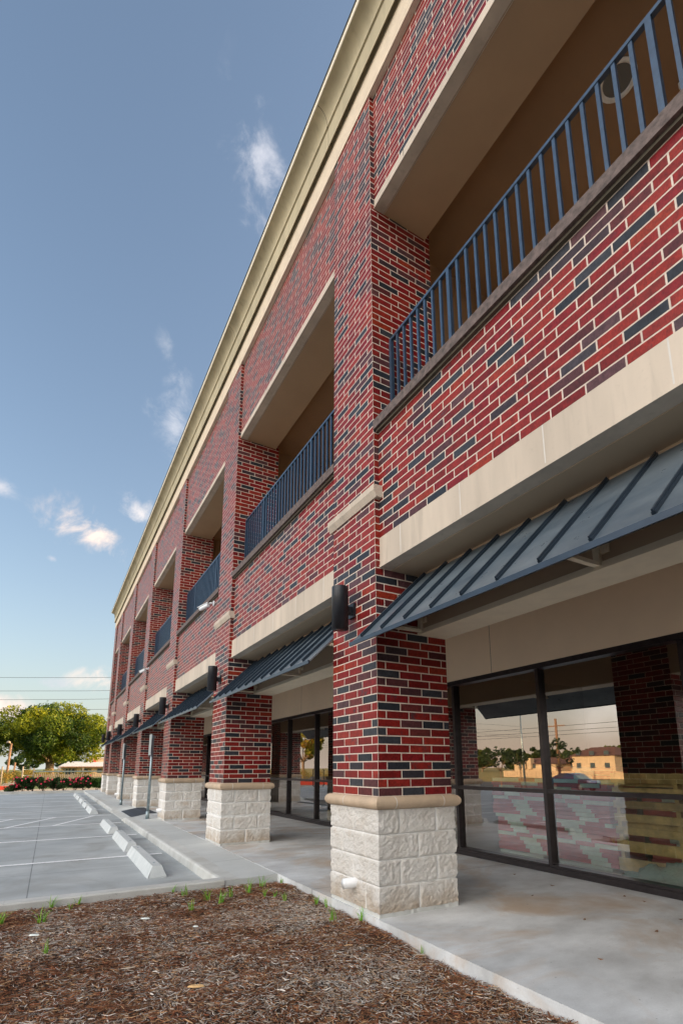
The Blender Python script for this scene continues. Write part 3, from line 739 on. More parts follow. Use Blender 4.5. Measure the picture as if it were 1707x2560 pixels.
# door pull in the second bay
m = MB(); m.tube([(2.43, 9.60, .72), (2.41, 9.60, .75), (2.41, 9.60, 1.05), (2.43, 9.60, 1.08)], .009, 8); m.build('door_pull', 'frame_bronze', BLD)

# ------------------------------------------------------------------ wall lamps
def wall_lamp():
    r = empty('wall_lamp'); m = MB(); c = (-.135, 0)
    m.tube([(c[0], 0, -.175), (c[0], 0, .215)], .074, 28, caps=False); m.tube([(c[0], 0, .205), (c[0], 0, .216), (c[0], 0, .2161)], [.074, .070, .001], 28, caps=False)
    m.tube([(c[0], 0, -.175), (c[0], 0, -.176), (c[0], 0, -.172), (c[0], 0, .0)], [.074, .068, .067, .067], 28, caps=False)
    m.build('lamp_housing', 'lamp_black', r)
    m = MB(); m.tube([(c[0], 0, -.10), (c[0], 0, -.095)], .066, 20); m.build('lens', 'clear_lens', r)
    m = MB(); m.box(-.075, -.02, -.022, .022, -.025, .045); m.box(-.024, -.0006, -.05, .05, -.055, .075); m.build('wall_plate', 'lamp_black', r)
    return r
L0 = wall_lamp()
side = {1: 'nearest pier, biggest of the row', 2: 'second pier from the front, left of the nearest awning', 3: 'third pier from the front', 4: 'fourth pier from the front',
        5: 'fifth pier from the front', 6: 'sixth pier from the front', 7: 'last pier at the far corner'}
for k in range(1, 8):
    o = L0 if k == 1 else copy_tree(L0)
    o.location = (0, pierY[k]+PW/2, 2.47)
    tag(o, 'black cylinder wall lamp on the ' + side[k], 'wall lamp', 'cylinder lamps on the brick piers')

# ------------------------------------------------------------------ security cameras
def sec_cam():
    r = empty('security_camera')
    m = MB(); m.tube([(.0, 0, 0), (-.02, 0, 0)], .05, 14); m.tube([(-.02, 0, 0), (-.07, .01, -.005), (-.10, .05, -.03)], .016, 8); m.build('mount', 'camera_white', r)
    m = MB(); a = Vector((-.10, .0, -.045)); d = Vector((-.22, .36, -.10)).normalized()
    m.tube([a, a+d*.02, a+d*.19, a+d*.21], [.028, .038, .036, .033], 16)
    m.bar(a+d*.0+Vector((0, 0, .040)), a+d*.25+Vector((0, 0, .040)), .072, .008); m.build('camera_body', 'camera_white', r)
    m = MB(); m.tube([a+d*.211, a+d*.213], .026, 14); m.build('lens', 'clear_lens', r)
    return r
C0 = sec_cam(); C0.location = (.05, 8.86, 4.0)
tag(C0, 'white bullet security camera under the balcony sill of the third bay', 'security camera', 'security cameras under the balcony sills')
C1 = copy_tree(C0); C1.location = (.05, 15.98, 4.0)
tag(C1, 'small far white security camera beside the fourth balcony railing', 'security camera', 'security cameras under the balcony sills')
# recessed light and red signal in the near balcony ceiling
r = empty('ceiling_light', (1.34, 1.70, 6.748), label='round recessed light with a chrome reflector in the balcony ceiling', cat='ceiling light')
m = MB(); 
for i in range(32):
    a0, a1 = 6.28318*i/32, 6.28318*(i+1)/32; P_ = lambda r_, a, z: (r_*math.cos(a), r_*math.sin(a), z)
    m.face([P_(.150, a0, -.010), P_(.125, a0, -.010), P_(.125, a1, -.010), P_(.150, a1, -.010)]); m.face([P_(.150, a0, 0), P_(.150, a0, -.01), P_(.150, a1, -.01), P_(.150, a1, 0)])
    m.face([P_(.125, a0, -.010), P_(.11, a0, -.001), P_(.11, a1, -.001), P_(.125, a1, -.010)])
m.build('trim_ring', 'light_trim', r)
m = MB(); m.face([(.122*math.cos(-6.28318*i/32), .122*math.sin(-6.28318*i/32), -.003) for i in range(32)]); m.build('reflector', 'clear_lens', r)
r = empty('exit_light', (1.90, 1.42, 6.745), label='small pale box with a red light on the balcony ceiling', cat='signal light')
m = MB(); m.box(-.10, .10, -.16, .04, -.06, 0); m.build('housing', 'light_trim', r)
m = MB(); m.tube([(0, .03, -.06), (0, .03, -.07)], .012, 10); m.build('indicator', 'lamp_glow', r)

# ------------------------------------------------------------------ sign posts
def sign_post(h):
    r = empty('sign_post')
    m = MB(); m.tube([(0, 0, .0), (0, 0, h)], .030, 18); m.build('pole', 'galvanised', r)
    m = MB(); m.tube([(0, 0, 0), (0, 0, .17)], .040, 18); m.box(-.075, .075, -.05, .05, 0, .008); m.build('base_sleeve', 'galvanised', r)
    m = MB(); m.box(-.054, -.046, -.15, .15, h-.45, h+.02); m.build('sign_panel', 'sign_back', r)
    m = MB(); m.box(-.045, -.03, -.022, .022, h-.45, h+.015); m.build('channel', 'galvanised', r)
    for z in (h-.04, h-.38):
        m = MB(); m.tube([(-.06, 0, z), (.055, 0, z)], .007, 8); m.tube([(.04, 0, z), (.058, 0, z)], .015, 6); m.build('bolt', 'galvanised', r)
    return r
P0 = sign_post(1.85); P0.location = (-.24, 12.55, -.012)
tag(P0, 'nearer galvanised post with an edge-on sign plate beside the dark ramp mat', 'sign post', 'galvanised sign posts')
P1 = copy_tree(P0); P1.location = (-.233, 17.6, -.012)
tag(P1, 'farther galvanised post with an edge-on sign plate, past the ramp mat', 'sign post', 'galvanised sign posts')
# tactile mat on the ramp
m = MB(); n = 8
for i in range(n):
    for j in range(n):
        x0, x1 = -.40+.60*i/n, -.40+.60*(i+1)/n; y0, y1 = 13.85+2.1*j/n, 13.85+2.1*(j+1)/n
        f = lambda x, y: max(wz(x, y), wz(x, y) if x < -.03 else .0) + .006
        m.face([(x0, y0, f(x0, y0)), (x1, y0, f(x1, y0)), (x1, y1, f(x1, y1)), (x0, y1, f(x0, y1))])
tag(m.build('tactile_mat', 'mat_rubber'), 'dark grey textured warning mat on the kerb ramp', 'ramp mat')

# ------------------------------------------------------------------ wheel stops
def wheel_stop():
    m = MB(); L = 1.90; a, t, h = .105, .050, .125
    def ring(y, s=1.0, hz=h): return [(-a, y, 0), (a, y, 0), (t*s, y, hz), (-t*s, y, hz)]
    R0, R1, R2, R3 = ring(0), ring(0, 1, h), ring(L), ring(L)
    r0, r1 = ring(.0), ring(L)
    # chamfered ends
    A = [(-a, 0, 0), (a, 0, 0), (a*.93, .0, .02), (t, .05, h), (-t, .05, h), (-a*.93, 0, .02)]
    Bq = [(x, L-y, z) for x, y, z in A]
    m.face(A[::-1]); m.face(Bq); n = 6
    for i in range(n):
        j = (i+1) % n; m.face([A[i], A[j], Bq[j], Bq[i]])
    o = m.build('wheel_stop', 'stop_concrete')
    for y in (.28, L-.28):
        p = MB(); p.tube([(0, y, h-.002), (0, y, h+.004)], .012, 10); p.build('anchor_pin', 'galvanised', o)
    return o
ws = [6.43, 8.60, 11.05, 15.95, 18.25, 20.65, 23.05, 25.45]
wl = ['nearest concrete wheel stop, by the mulch bed kerb', 'second concrete wheel stop from the mulch bed', 'third concrete wheel stop, last before the hatched aisle',
      'concrete wheel stop just past the hatched aisle', 'second concrete wheel stop past the hatched aisle', 'third concrete wheel stop past the hatched aisle',
      'second farthest concrete wheel stop in the row', 'farthest concrete wheel stop, by the rose bushes']
WS0 = wheel_stop()
for i, (y, l) in enumerate(zip(ws, wl)):
    o = WS0 if i == 0 else copy_tree(WS0)
    o.location = (-1.06 + rnd.uniform(-.012, .012), y, -.12); o.rotation_euler = (0, 0, rnd.uniform(-.008, .008))
    tag(o, l, 'wheel stop', 'wheel stops along the parking stalls')

# ------------------------------------------------------------------ mulch bed
rs = np.random.default_rng(3)
def mz(x, y):
    return -.068 + .010*max(-1, noise.noise(Vector((x*3.1, y*3.1, 7))))*2 + .018*math.sin(x*2.1+.5)*math.sin(y*1.7) + .028*noise.noise(Vector((x*1.6, y*1.6, 0))) + .014*noise.noise(Vector((x*5, y*5, 2)))
nx_, ny_ = 90, 120; V = []; F = []
for j in range(ny_+1):
    for i in range(nx_+1):
        x = -4.2 + 4.165*i/nx_; y = -2.5+7.88*j/ny_; V.append((x, y, mz(x, y)-.006))
for j in range(ny_):
    for i in range(nx_): a = j*(nx_+1)+i; F.append((a, a+1, a+nx_+2, a+nx_+1))
me = bpy.data.meshes.new('planting_bed'); me.from_pydata(V, [], F); me.materials.append(MATS['soil']); 
o = bpy.data.objects.new('planting_bed', me); col.objects.link(o); tag(o, kind='structure')
sheet('planting_bed', [-4.2, -.035], [-30, -2.5], lambda x, y: -.08, 'soil')
def chips(n, xr, yr, lr, wr, seed, lift=(0, .012)):
    g = np.random.default_rng(seed)
    x = g.uniform(*xr, n); y = g.uniform(*yr, n); z = np.array([mz(a, b_) for a, b_ in zip(x, y)])
    L = g.uniform(lr[0], lr[1], n)**1.0 * (g.random(n)*.6+.5); Wd = g.uniform(*wr, n); a = g.uniform(0, 2*np.pi, n); tilt = g.normal(0, .22, n); z = z + g.uniform(*lift, n)
    bend = g.normal(0, .25, n)
    d1 = np.stack([np.cos(a)*np.cos(tilt), np.sin(a)*np.cos(tilt), np.sin(tilt)], 1)
    a2 = a + bend; d2 = np.stack([np.cos(a2)*np.cos(tilt), np.sin(a2)*np.cos(tilt), -np.sin(tilt)*.5], 1)
    roll = g.normal(0, .5, n)
    s_ = np.stack([-np.sin(a)*np.cos(roll), np.cos(a)*np.cos(roll), np.sin(roll)], 1)
    c0 = np.stack([x, y, z], 1); p0 = c0 - d1*(L/2)[:, None]; p2 = c0 + d2*(L/2)[:, None]
    w = (Wd/2)[:, None]; upv = np.zeros((n, 3)); upv[:, 2] = .35
    V = np.stack([p0-s_*w*.5, p0+s_*w*.5, c0-s_*w, c0+s_*w, c0+upv*w*2.0, p2-s_*w*.5, p2+s_*w*.5], 1).reshape(-1, 3)
    b_ = (np.arange(n)*7)[:, None]
    F = np.concatenate([b_+np.array([[0, 2, 4, 4]]), b_+np.array([[0, 4, 1, 1]]), b_+np.array([[1, 4, 3, 3]]), b_+np.array([[2, 5, 4, 4]]), b_+np.array([[5, 6, 4, 4]]), b_+np.array([[6, 3, 4, 4]])], 0)[:, :3]
    pal = 1.18*np.array([(.17, .070, .032), (.25, .11, .05), (.085, .036, .018), (.38, .23, .12), (.34, .28, .22), (.55, .50, .44), (.13, .08, .06), (.22, .075, .034), (.45, .41, .37)])
    pn = np.array([noise.noise(Vector((a_*1.3, b__*1.3, 5)))+.6*noise.noise(Vector((a_*4, b__*4, 9))) for a_, b__ in zip(x, y)])
    grey = g.random(n) < np.clip(.44 + pn*.6, .08, .8)
    ci = np.where(grey, g.choice([3, 4, 5, 8, 6], n, p=[.22, .30, .20, .18, .10]), g.choice([0, 1, 2, 7, 3], n, p=[.28, .24, .22, .18, .08]))
    c = pal[ci]*g.uniform(.65, 1.3, n)[:, None]
    return V, F, np.tile(c, (6, 1))
parts = [chips(100000, (-3.1, -.04), (1.4, 5.37), (.020, .078), (.002, .0048), 1), chips(900, (-3.3, -.04), (1.2, 5.37), (.04, .09), (.006, .011), 4, (.004, .02)), chips(52000, (-4.18, -.04), (-2.4, 5.37), (.022, .070), (.0035, .007), 2)]
Vs, Fs, Cs, off = [], [], [], 0
for v_, f_, c_ in parts: Vs.append(v_); Fs.append(f_+off); Cs.append(c_); off += len(v_)
o = fast_mesh('mulch', np.concatenate(Vs), np.concatenate(Fs), np.concatenate(Cs), 'mulch_chip')
tag(o, 'brown shredded bark mulch covering the planting bed', 'mulch', kind='stuff')

# grass tufts
from math import sin, cos
def pix_ground(px, py, z=-.05):
    v = Vector(((px-871.44)/1282.98, -(py-1659.76)/1282.98, 1)); d = rt*v.x + up*v.y + fw; c = Vector((-2.2427, 0, 1.102)); t = (z-c.z)/d.z; return c+d*t
tuf = [(104, 2300, 1.2, 'big spreading grass tuft in the mulch at the left'), (198, 2258, .6, 'slim grass tuft left of the mulch middle by the kerb'), (130, 2262, .6, 'small leaning grass tuft near the left kerb'),
       (176, 2268, .4, 'tiny grass sprig between two tufts at the left kerb'), (462, 2235, .9, 'grass tuft right of the nearest wheel stop'), (520, 2240, 1.0, 'bushy grass tuft below the end of the kerb'),
       (553, 2250, 1.1, 'tall bright grass tuft in front of the kerb end'), (575, 2238, .6, 'small tuft just right of the tall bright tuft'), (622, 2228, 1.2, 'dense tuft of grass near the walk corner'),
       (655, 2215, .9, 'grass tuft closest to the walk corner'), (662, 2238, .6, 'short tuft below the walk corner'), (712, 2248, .6, 'thin grass tuft by the slab edge at the corner'), (687, 2240, .5, 'little tuft left of the slab edge'),
       (792, 2255, .7, 'small tuft beside the slab before the nearest pier'), (815, 2262, .6, 'low tuft at the slab edge beside the pier foot'), (902, 2302, .7, 'single grass sprig in front of the nearest pier'), (832, 2302, .8, 'yellow green sprig left of the pier foot'),
       (423, 2218, .5, 'faint grass sprig at the kerb by the wheel stop'), (482, 2262, .7, 'flat sprawling tuft below the kerb'), (2, 2310, .8, 'grass blade tuft cut by the left picture edge'), (113, 2395, .5, 'small pale sprig in the mulch at lower left'),
       (1068, 2370, .4, 'tiny sprig beside the slab edge at right'), (728, 2200, .5, 'tuft growing at the slab edge left of the pier')]
for i, (px, py, s_, lab) in enumerate(tuf):
    p = pix_ground(px, py); g = random.Random(i+20); Vv = []; Ff = []; Cc = []
    for k in range(int(14*s_)+4):
        a = g.uniform(0, 6.28); L = g.uniform(.07, .16)*s_**.5; lean = g.uniform(.1, .9); w = .0028; ox, oy = g.gauss(0, .014)*s_, g.gauss(0, .014)*s_
        pts = [Vector((ox, oy, -.01)) + Vector((cos(a)*L*lean*t*t, sin(a)*L*lean*t*t, L*t*(1-.35*lean*t))) for t in (0, .4, .75, 1)]
        sdv = Vector((-sin(a+g.uniform(-1, 1)), cos(a), 0)); b0 = len(Vv)
        for t, q in zip((1, .9, .6, .08), pts): Vv += [q - sdv*w*t, q + sdv*w*t]
        c = (g.uniform(.18, .32), g.uniform(.42, .58), g.uniform(.04, .08))
        for r_ in range(3): Ff.append((b0+2*r_, b0+2*r_+1, b0+2*r_+3, b0+2*r_+2)); Cc.append(c)
    o = fast_mesh('grass_tuft', [tuple(q) for q in Vv], Ff, Cc, 'leaf'); o.location = (min(p.x, -.05), min(p.y, 5.36), mz(p.x, p.y)+.008)
    tag(o, lab, 'grass tuft', 'grass tufts sprouting in the mulch')
# pale pebble and stray chips
for px, py, s_, lab in [(365, 2289, .035, 'white plastic strip lying on the mulch'), (86, 2352, .035, 'pale flat chip lying on the mulch at left'), (490, 2314, .02, 'small white pebble in the middle of the mulch'), (492, 2462, .045, 'orange brown bark flake near the bottom edge')]:
    p = pix_ground(px, py); m = MB()
    for k in range(7):
        pass
    n = 9; ring = [(s_*cos(6.283*t/n)*(1+.3*sin(3*t)), s_*.35*sin(6.283*t/n)*(1+.2*cos(5*t)), 0) for t in range(n)]
    top = [(x*.8, y*.8, .008) for x, y, z in ring]
    for t in range(n): u_ = (t+1) % n; m.face([ring[t], ring[u_], top[u_], top[t]])
    m.face(top); o = m.build('bark_flake' if 'bark' in lab else 'pale_chip', 'pallet_wood' if 'bark' in lab else 'carton_white'); o.location = (p.x, p.y, mz(p.x, p.y)+.016); o.rotation_euler = (0, 0, -.5)
    tag(o, lab, 'chip')

# ------------------------------------------------------------------ things inside the storefront
def carton(w, d, h):
    r = empty('flat_carton'); m = MB(); m.box(-d/2, d/2, -w/2, w/2, .001, h-.003); m.build('box', 'carton_red', r)
    m = MB(); a = .0012
    m.box(-d/2-a, d/2+a, -w*.15, w*.15, .002, h-.002); m.build('printed_band', 'carton_white', r)
    return r
Q0 = carton(.84, .46, .046); first = True
Q1 = copy_tree(Q0)
for ch in Q1.children:
    ch.data = ch.data.copy(); ch.data.materials.clear(); ch.data.materials.append(MATS['carton_white' if ch.name.startswith('box') else 'carton_red'])
q1 = True
stacks = [(3.40, 4.92, 20, 'left stack seen through the nearest window', .06), (3.38, 4.00, 21, 'middle stack behind the glass', -.05), (3.75, 3.05, 18, 'right stack behind the leaning pallet', .08), (4.25, 4.60, 23, 'rear stack deep behind the glass', .2)]
for sx, sy, n, lab, rz in stacks:
    for i in range(n):
        if i % 5 == 4: o = Q1 if q1 else copy_tree(Q1); q1 = False
        else: o = Q0 if first else copy_tree(Q0); first = False
        o.location = (sx+rnd.uniform(-.012, .012)-(.05 if i > 8 else 0), sy+rnd.uniform(-.012, .012)+(.02 if i > 9 else 0), .03+.0465*i); o.rotation_euler = (0, 0, rz + rnd.uniform(-.02, .02))
        for ch in o.children:
            if ch.name.startswith('printed_band'): ch.location.y = (i % 9)*.048 - .20
        tag(o, ('flat white carton with a red band in the ' if i % 5 == 4 else 'flat red carton with a white band in the ') + lab, 'carton', 'flat cartons in the ' + lab)
    m = MB(); m.box(sx-.3, sx+.3, sy-.35, sy+.35, -.004, .028); tag(m.build('stack_board', 'carton_white'), 'pale board under the ' + lab, 'board')
pl = empty('wooden_pallet', (2.95, 2.85, 0), label='weathered wooden pallet standing on edge behind the glass', cat='pallet')
for i, (z, h) in enumerate([(.13, .15), (.31, .13), (.46, .09), (.59, .09), (.72, .09), (.86, .07), (.985, .12)]):
    m = MB(); m.box(-.012, .006, -.68, .62, z-h*.41, z+h*.41); m.build('deck_board', 'pallet_wood', pl)
for y in (-.62, -.02, .58):
    m = MB(); m.box(.007, .09, y-.02, y+.02, .06, 1.04); m.build('stringer', 'pallet_wood', pl)
for z in (.1, .5, .95):
    m = MB(); m.box(.091, .107, -.68, .62, z-.05, z+.05); m.build('deck_board', 'pallet_wood', pl)
m = MB()
def blob(m, c, r, sq, seed, nu=22, nv=12):
    P = []
    for j in range(nv+1):
        th = math.pi*j/nv
        for i in range(nu):
            ph = 2*math.pi*i/nu; d = Vector((sin(th)*cos(ph), sin(th)*sin(ph), cos(th)))
            k = 1 + .28*noise.noise(d*2.2+Vector((seed, 0, 0))) + .16*noise.noise(d*6+Vector((seed, 3, 0)))
            P.append((c[0]+d.x*r*k, c[1]+d.y*r*k*1.3, max(.0, c[2]+d.z*r*k*sq)))
    for j in range(nv):
        for i in range(nu):
            a, b_ = j*nu+i, j*nu+(i+1) % nu; m.face([P[a], P[b_], P[b_+nu], P[a+nu]][::-1], None, 0, True)
blob(m, (2.76, 3.0, .09), .11, 1.0, 1); blob(m, (2.79, 2.80, .10), .12, 1.1, 5); blob(m, (2.75, 3.2, .05), .08, .7, 9)
tag(m.build('plastic_bag', 'plastic_bag'), 'crumpled dark plastic bag on the floor inside the window', 'bag')
m = MB(); m.box(2.70, 2.86, 3.2, 4.1, 0, .04); tag(m.build('foam_board', 'carton_white'), 'pale long board on the floor behind the glass', 'board')
r = empty('cardboard_box', (2.78, 9.35, 0), label='small brown cardboard box inside the second storefront window', cat='box')
m = MB(); m.box(-.08, .08, -.18, .18, 0, .26); m.build('box', 'carton_brown', r)
m = MB(); m.box(-.082, -.0805, -.02, .05, .04, .10); m.build('sticker', 'carton_white', r)
for x_, y_, lab in ((4.3, 3.0, 'metal stud leaning inside the nearest window'), (4.5, 2.75, 'second metal stud standing beside the leaning one')):
    m = MB(); m.bar((x_, y_, 0), (x_+.1, y_-.25, 2.8), .06, .04, (1, 0, 0)); tag(m.build('metal_stud', 'galvanised'), lab, 'metal stud')

# dry leaf bits on the slab
for i, (px, py) in enumerate([(1285, 2187), (1290, 2148), (1560, 2242), (1700, 2300), (1240, 2140), (1610, 2255), (1460, 2300), (1380, 2215), (1190, 2135), (1640, 2330), (1330, 2240), (1500, 2400)]):
    p = pix_ground(px, py, .0); m = MB(); g = random.Random(i+400); L = g.uniform(.012, .028); n = 8
    top = [(L*cos(6.283*t/n)*(1+.15*g.random()), L*.38*sin(6.283*t/n), .002+.006*abs(cos(6.283*t/n))) for t in range(n)]; bot = [(x, y, z-.0015) for x, y, z in top]
    m.face(top); m.face(bot[::-1])
    for t in range(n): u_ = (t+1) % n; m.face([bot[t], bot[u_], top[u_], top[t]])
    o = m.build('dry_leaf', 'wood_pole'); o.location = (p.x, p.y, .001); o.rotation_euler = (0, 0, g.uniform(0, 3.1))
    tag(o, 'tiny dry brown leaf bit on the arcade pavement near the windows', 'leaf', 'dry leaf bits on the arcade pavement')

# ------------------------------------------------------------------ trees and shrubs
def leaf_cloud(cents, rads, n, size, pal, g, flat=.75, shell=.6):
    cents = np.array(cents); rads = np.array(rads); w = rads**2; w = w/w.sum()
    k = g.choice(len(cents), n, p=w); d = g.normal(size=(n, 3)); d /= np.linalg.norm(d, axis=1)[:, None]
    r = rads[k]*(shell + (1-shell)*g.random(n)**.6)*(1+.12*g.normal(size=n)); d[:, 2] *= flat
    P = cents[k] + d*r[:, None]
    t1 = g.normal(size=(n, 3)); t1 /= np.linalg.norm(t1, axis=1)[:, None]; t2 = np.cross(t1, g.normal(size=(n, 3))); t2 /= np.linalg.norm(t2, axis=1)[:, None]
    s_ = (size*g.uniform(.6, 1.4, n))[:, None]
    V = np.stack([P-t1*s_, P+t2*s_*.55, P+t1*s_, P-t2*s_*.55], 1).reshape(-1, 3)
    F = (np.arange(n)*4)[:, None] + np.array([[0, 1, 2, 3]])
    kc = g.random(len(cents))[k]*.65 + g.random(n)*.35
    pal = np.array(pal); i0 = np.clip((kc*len(pal)).astype(int), 0, len(pal)-1); C = pal[i0]*g.uniform(.8, 1.2, n)[:, None]
    return V, F, C
def make_tree(name, loc, H, cr, base, nclust, nleaf, size, pal, label, trunk=.3, group=None, seed=1, zr=None, tb='bark', flat=.75):
    g = np.random.default_rng(seed); rr = random.Random(seed)
    t = empty(name, loc, label=label, cat='tree', group=group); cz = (H+base)/2; rz_ = zr or (H-base)/2
    cents, rads = [], []
    for i in range(nclust):
        th = math.acos(1-2*(i+.5)/nclust); ph = i*2.39996 + rr.uniform(-.3, .3); rad = rr.uniform(.40, .90)
        cents.append((cr*rad*sin(th)*cos(ph), cr*rad*sin(th)*sin(ph), cz + rz_*rad*cos(th)*.92)); rads.append(cr*rr.uniform(.12, .23))
    V, F, C = leaf_cloud(cents, rads, nleaf, size, pal, g, flat)
    m = MB(); fork = base*.75 + .1*H
    m.tube([(0, 0, -.1), (.02*trunk, 0, fork*.3), (0, .02, fork*.7), (0, 0, fork)], [trunk*1.35, trunk*1.0, trunk*.86, trunk*.95], 12)
    for i in range(min(14, nclust)):
        c = Vector(cents[(i*nclust)//min(14, nclust)]); s0 = Vector((0, 0, fork*.92)); mid = s0.lerp(c, .5) + Vector((rr.uniform(-.1, .1)*cr, rr.uniform(-.1, .1)*cr, -.04*H))
        m.tube([s0, s0.lerp(mid, .5), mid, c], [trunk*.42, trunk*.28, trunk*.18, trunk*.05], 7)
    m.build('trunk', tb, t); fast_mesh('crown', V, F, C, 'leaf', t)
    return t
OAK = [(.020, .045, .008), (.04, .08, .010), (.09, .14, .010), (.19, .22, .010), (.30, .30, .012)]
make_tree('oak_tree', (-2.2, 74, -.12), 9.4, 6.9, 1.5, 130, 72000, .13, OAK, 'wide spreading oak tree with yellow green leaves behind the rose bushes', .52, seed=4, flat=.75)
DG = [(.03, .055, .010), (.06, .10, .014), (.13, .17, .014), (.2, .22, .014)]
make_tree('shade_tree', (-9.3, 68, -.12), 7.6, 3.6, 1.2, 36, 15000, .14, DG, 'leafy tree at the left picture edge beside the wooden pole', .3, seed=8)
far = [(-6, 110, 5, 3.4), (1, 125, 5.5, 4), (6, 118, 4.6, 3.4), (-14, 105, 6, 4), (12, 130, 6, 5), (-22, 100, 6, 4)]
fl = ['low green tree far behind the oak trunk', 'far green tree above the low house roof', 'far tree right of the low house', 'far tree at the left of the field', 'farthest tree behind the brick building end', 'far tree beyond the left edge of the picture']
for i, (x, y, h_, r_) in enumerate(far):
    make_tree('background_tree', (x, y, -.3), h_, r_, .6, 16, 2600, .22, [(.05, .09, .03), (.08, .13, .04)], fl[i], .2, 'background trees beyond the fence', seed=30+i)
def bush(name, loc, r_, h_, nleaf, pal, label, group, seed, flowers=0, cat='shrub'):
    g = np.random.default_rng(seed); t = empty(name, loc, label=label, cat=cat, group=group)
    cents = [(g.uniform(-.6, .6)*r_, g.uniform(-.5, .5)*r_, h_*g.uniform(.35, .8)) for _ in range(9)]; rads = [r_*g.uniform(.3, .5) for _ in range(9)]
    V, F, C = leaf_cloud(cents, rads, nleaf, .045, pal, g, .8, .2); V[:, 2] = np.maximum(V[:, 2], .02)
    fast_mesh('foliage', V, F, C, 'leaf', t)
    m = MB()
    for i in range(5):
        c = Vector(cents[i]); m.tube([(0, 0, 0), tuple(c*.5+Vector((0, 0, .03))), tuple(c)], [.015, .01, .005], 5)
    m.build('stems', 'bark', t)
    rr = random.Random(seed)
    for i in range(flowers):
        m = MB(); k = rr.randrange(9); c = Vector(cents[k]); d = Vector((rr.gauss(0, .5), -abs(rr.gauss(.6, .4)), rr.gauss(.45, .4))).normalized(); p = c + d*rads[k]*1.05
        for q in range(6):
            a = q*1.047; u1 = Vector((cos(a), sin(a)*.4, sin(a))).normalized(); m.face([p, p+u1*.036+d*.01, p+(u1+Vector((cos(a+.9), sin(a+.9)*.4, sin(a+.9)))).normalized()*.042+d*.02, p+Vector((cos(a+1.05), sin(a+1.05)*.4, sin(a+1.05)))*.036+d*.01])
        m.build('bloom', 'flower_red', t)
    return t
RP = [(.022, .05, .014), (.04, .08, .02), (.06, .10, .03)]
rx = [-3.75, -3.3, -2.85, -2.4, -1.9, -1.45, -1.0, -.6]
for i, x in enumerate(rx):
    bush('rose_bush', (x, 30.75, -.1), .44, .84 if i else .5, 2200, RP, ['leftmost red rose bush beside the orange kerb', 'second red rose bush from the left', 'third red rose bush from the left', 'fourth red rose bush from the left', 'fifth red rose bush from the left',
         'third red rose bush from the right', 'second red rose bush from the right', 'rightmost red rose bush next to the green shrub'][i], 'rose bushes along the end of the lot', 60+i, 15, 'rose bush')
bush('green_shrub', (.05, 30.9, -.1), .46, .85, 2600, [(.05, .11, .02), (.09, .17, .03)], 'rounded green shrub between the roses and the brick building', None, 80)
bush('green_shrub', (.75, 31.0, -.1), .46, .95, 2400, [(.05, .11, .02), (.09, .17, .03)], 'green shrub hidden partly by the far brick pier', None, 81)
for i, (x, y) in enumerate([(-5.6, 40), (-5.3, 46), (-4.3, 48), (-1.8, 52), (.6, 54), (2.4, 50), (-3.3, 50), (-7.0, 42)]):
    bush('green_shrub', (x, y, -.15), .9, 1.2, 1500, [(.10, .14, .03), (.2, .17, .03), (.28, .17, .03)], ['sunlit shrub left of the wooden pole', 'sunlit shrub by the footpath', 'yellow shrub right of the footpath', 'orange shrub before the oak trunk', 'yellow green shrub before the low house', 'green shrub below the low house wall', 'orange shrub behind the fence gate post', 'shrub at the left picture edge'][i], 'sunlit shrubs beyond the fence', 90+i)
# post-and-rail fence with a gate post
fe = empty('picket_fence', (0, 44.5, -.12), label='weathered low wooden fence behind the rose bushes', cat='fence')
m = MB(); m.box(-3.2, 4.5, -.02, .02, .95, 1.04); m.box(-3.2, 4.5, -.02, .02, .12, .18); m.build('rail', 'galvanised', fe)
m = MB()
rr = random.Random(5); x = -3.1
while x < 4.4: m.box(x, x+.07, -.045, -.022, .05, .82+rr.uniform(-.05, .05)); x += .125
m.build('picket_row', 'pale_wood', fe)
for x in (-3.2, -1.6, 0, 1.6, 3.2, 4.5):
    m = MB(); m.box(x-.05, x+.05, .021, .12, 0, 1.25); m.build('post', 'pale_wood', fe)
fe = empty('wire_fence', (0, 41, -.12), label='thin wire fence with wooden gate posts left of the oak', cat='fence')
for x in (-4.9, -3.75, -6.3, -7.9):
    m = MB(); m.tube([(x, 0, 0), (x, 0, 1.35)], .05, 8); m.build('post', 'pale_wood', fe)
m = MB()
for z in (.3, .75, 1.15): m.tube([(-8, 0, z), (-4.9, 0, z)], .012, 5); m.tube([(-3.75, 0, z), (-3.2, 2.0, z)], .012, 5)
m.build('wire', 'galvanised', fe)
# wooden pole with lamp at left, second bare pole
po = empty('light_pole', (-5.15, 50, -.12), label='wooden lamp pole lit orange by the sun at the left', cat='light pole')
m = MB(); m.tube([(0, 0, 0), (.06, 0, 3.2)], [.10, .08], 10); m.build('pole', 'wood_pole', po)
m = MB(); m.tube([(.06, 0, 3.15), (-.10, -.2, 3.28)], .03, 6); m.tube([(-.12, -.2, 3.22), (-.12, -.2, 3.34), (-.12, -.2, 3.4)], [.16, .13, .03], 10); m.build('lamp_head', 'pale_wood', po)
m = MB(); m.tube([(0, 0, 0), (.04, 0, 1.7)], .07, 8); o = m.build('wooden_post', 'wood_pole', None, loc=(-4.75, 51, -.12)); tag(o, 'short bare wooden post right of the lamp pole', 'post')
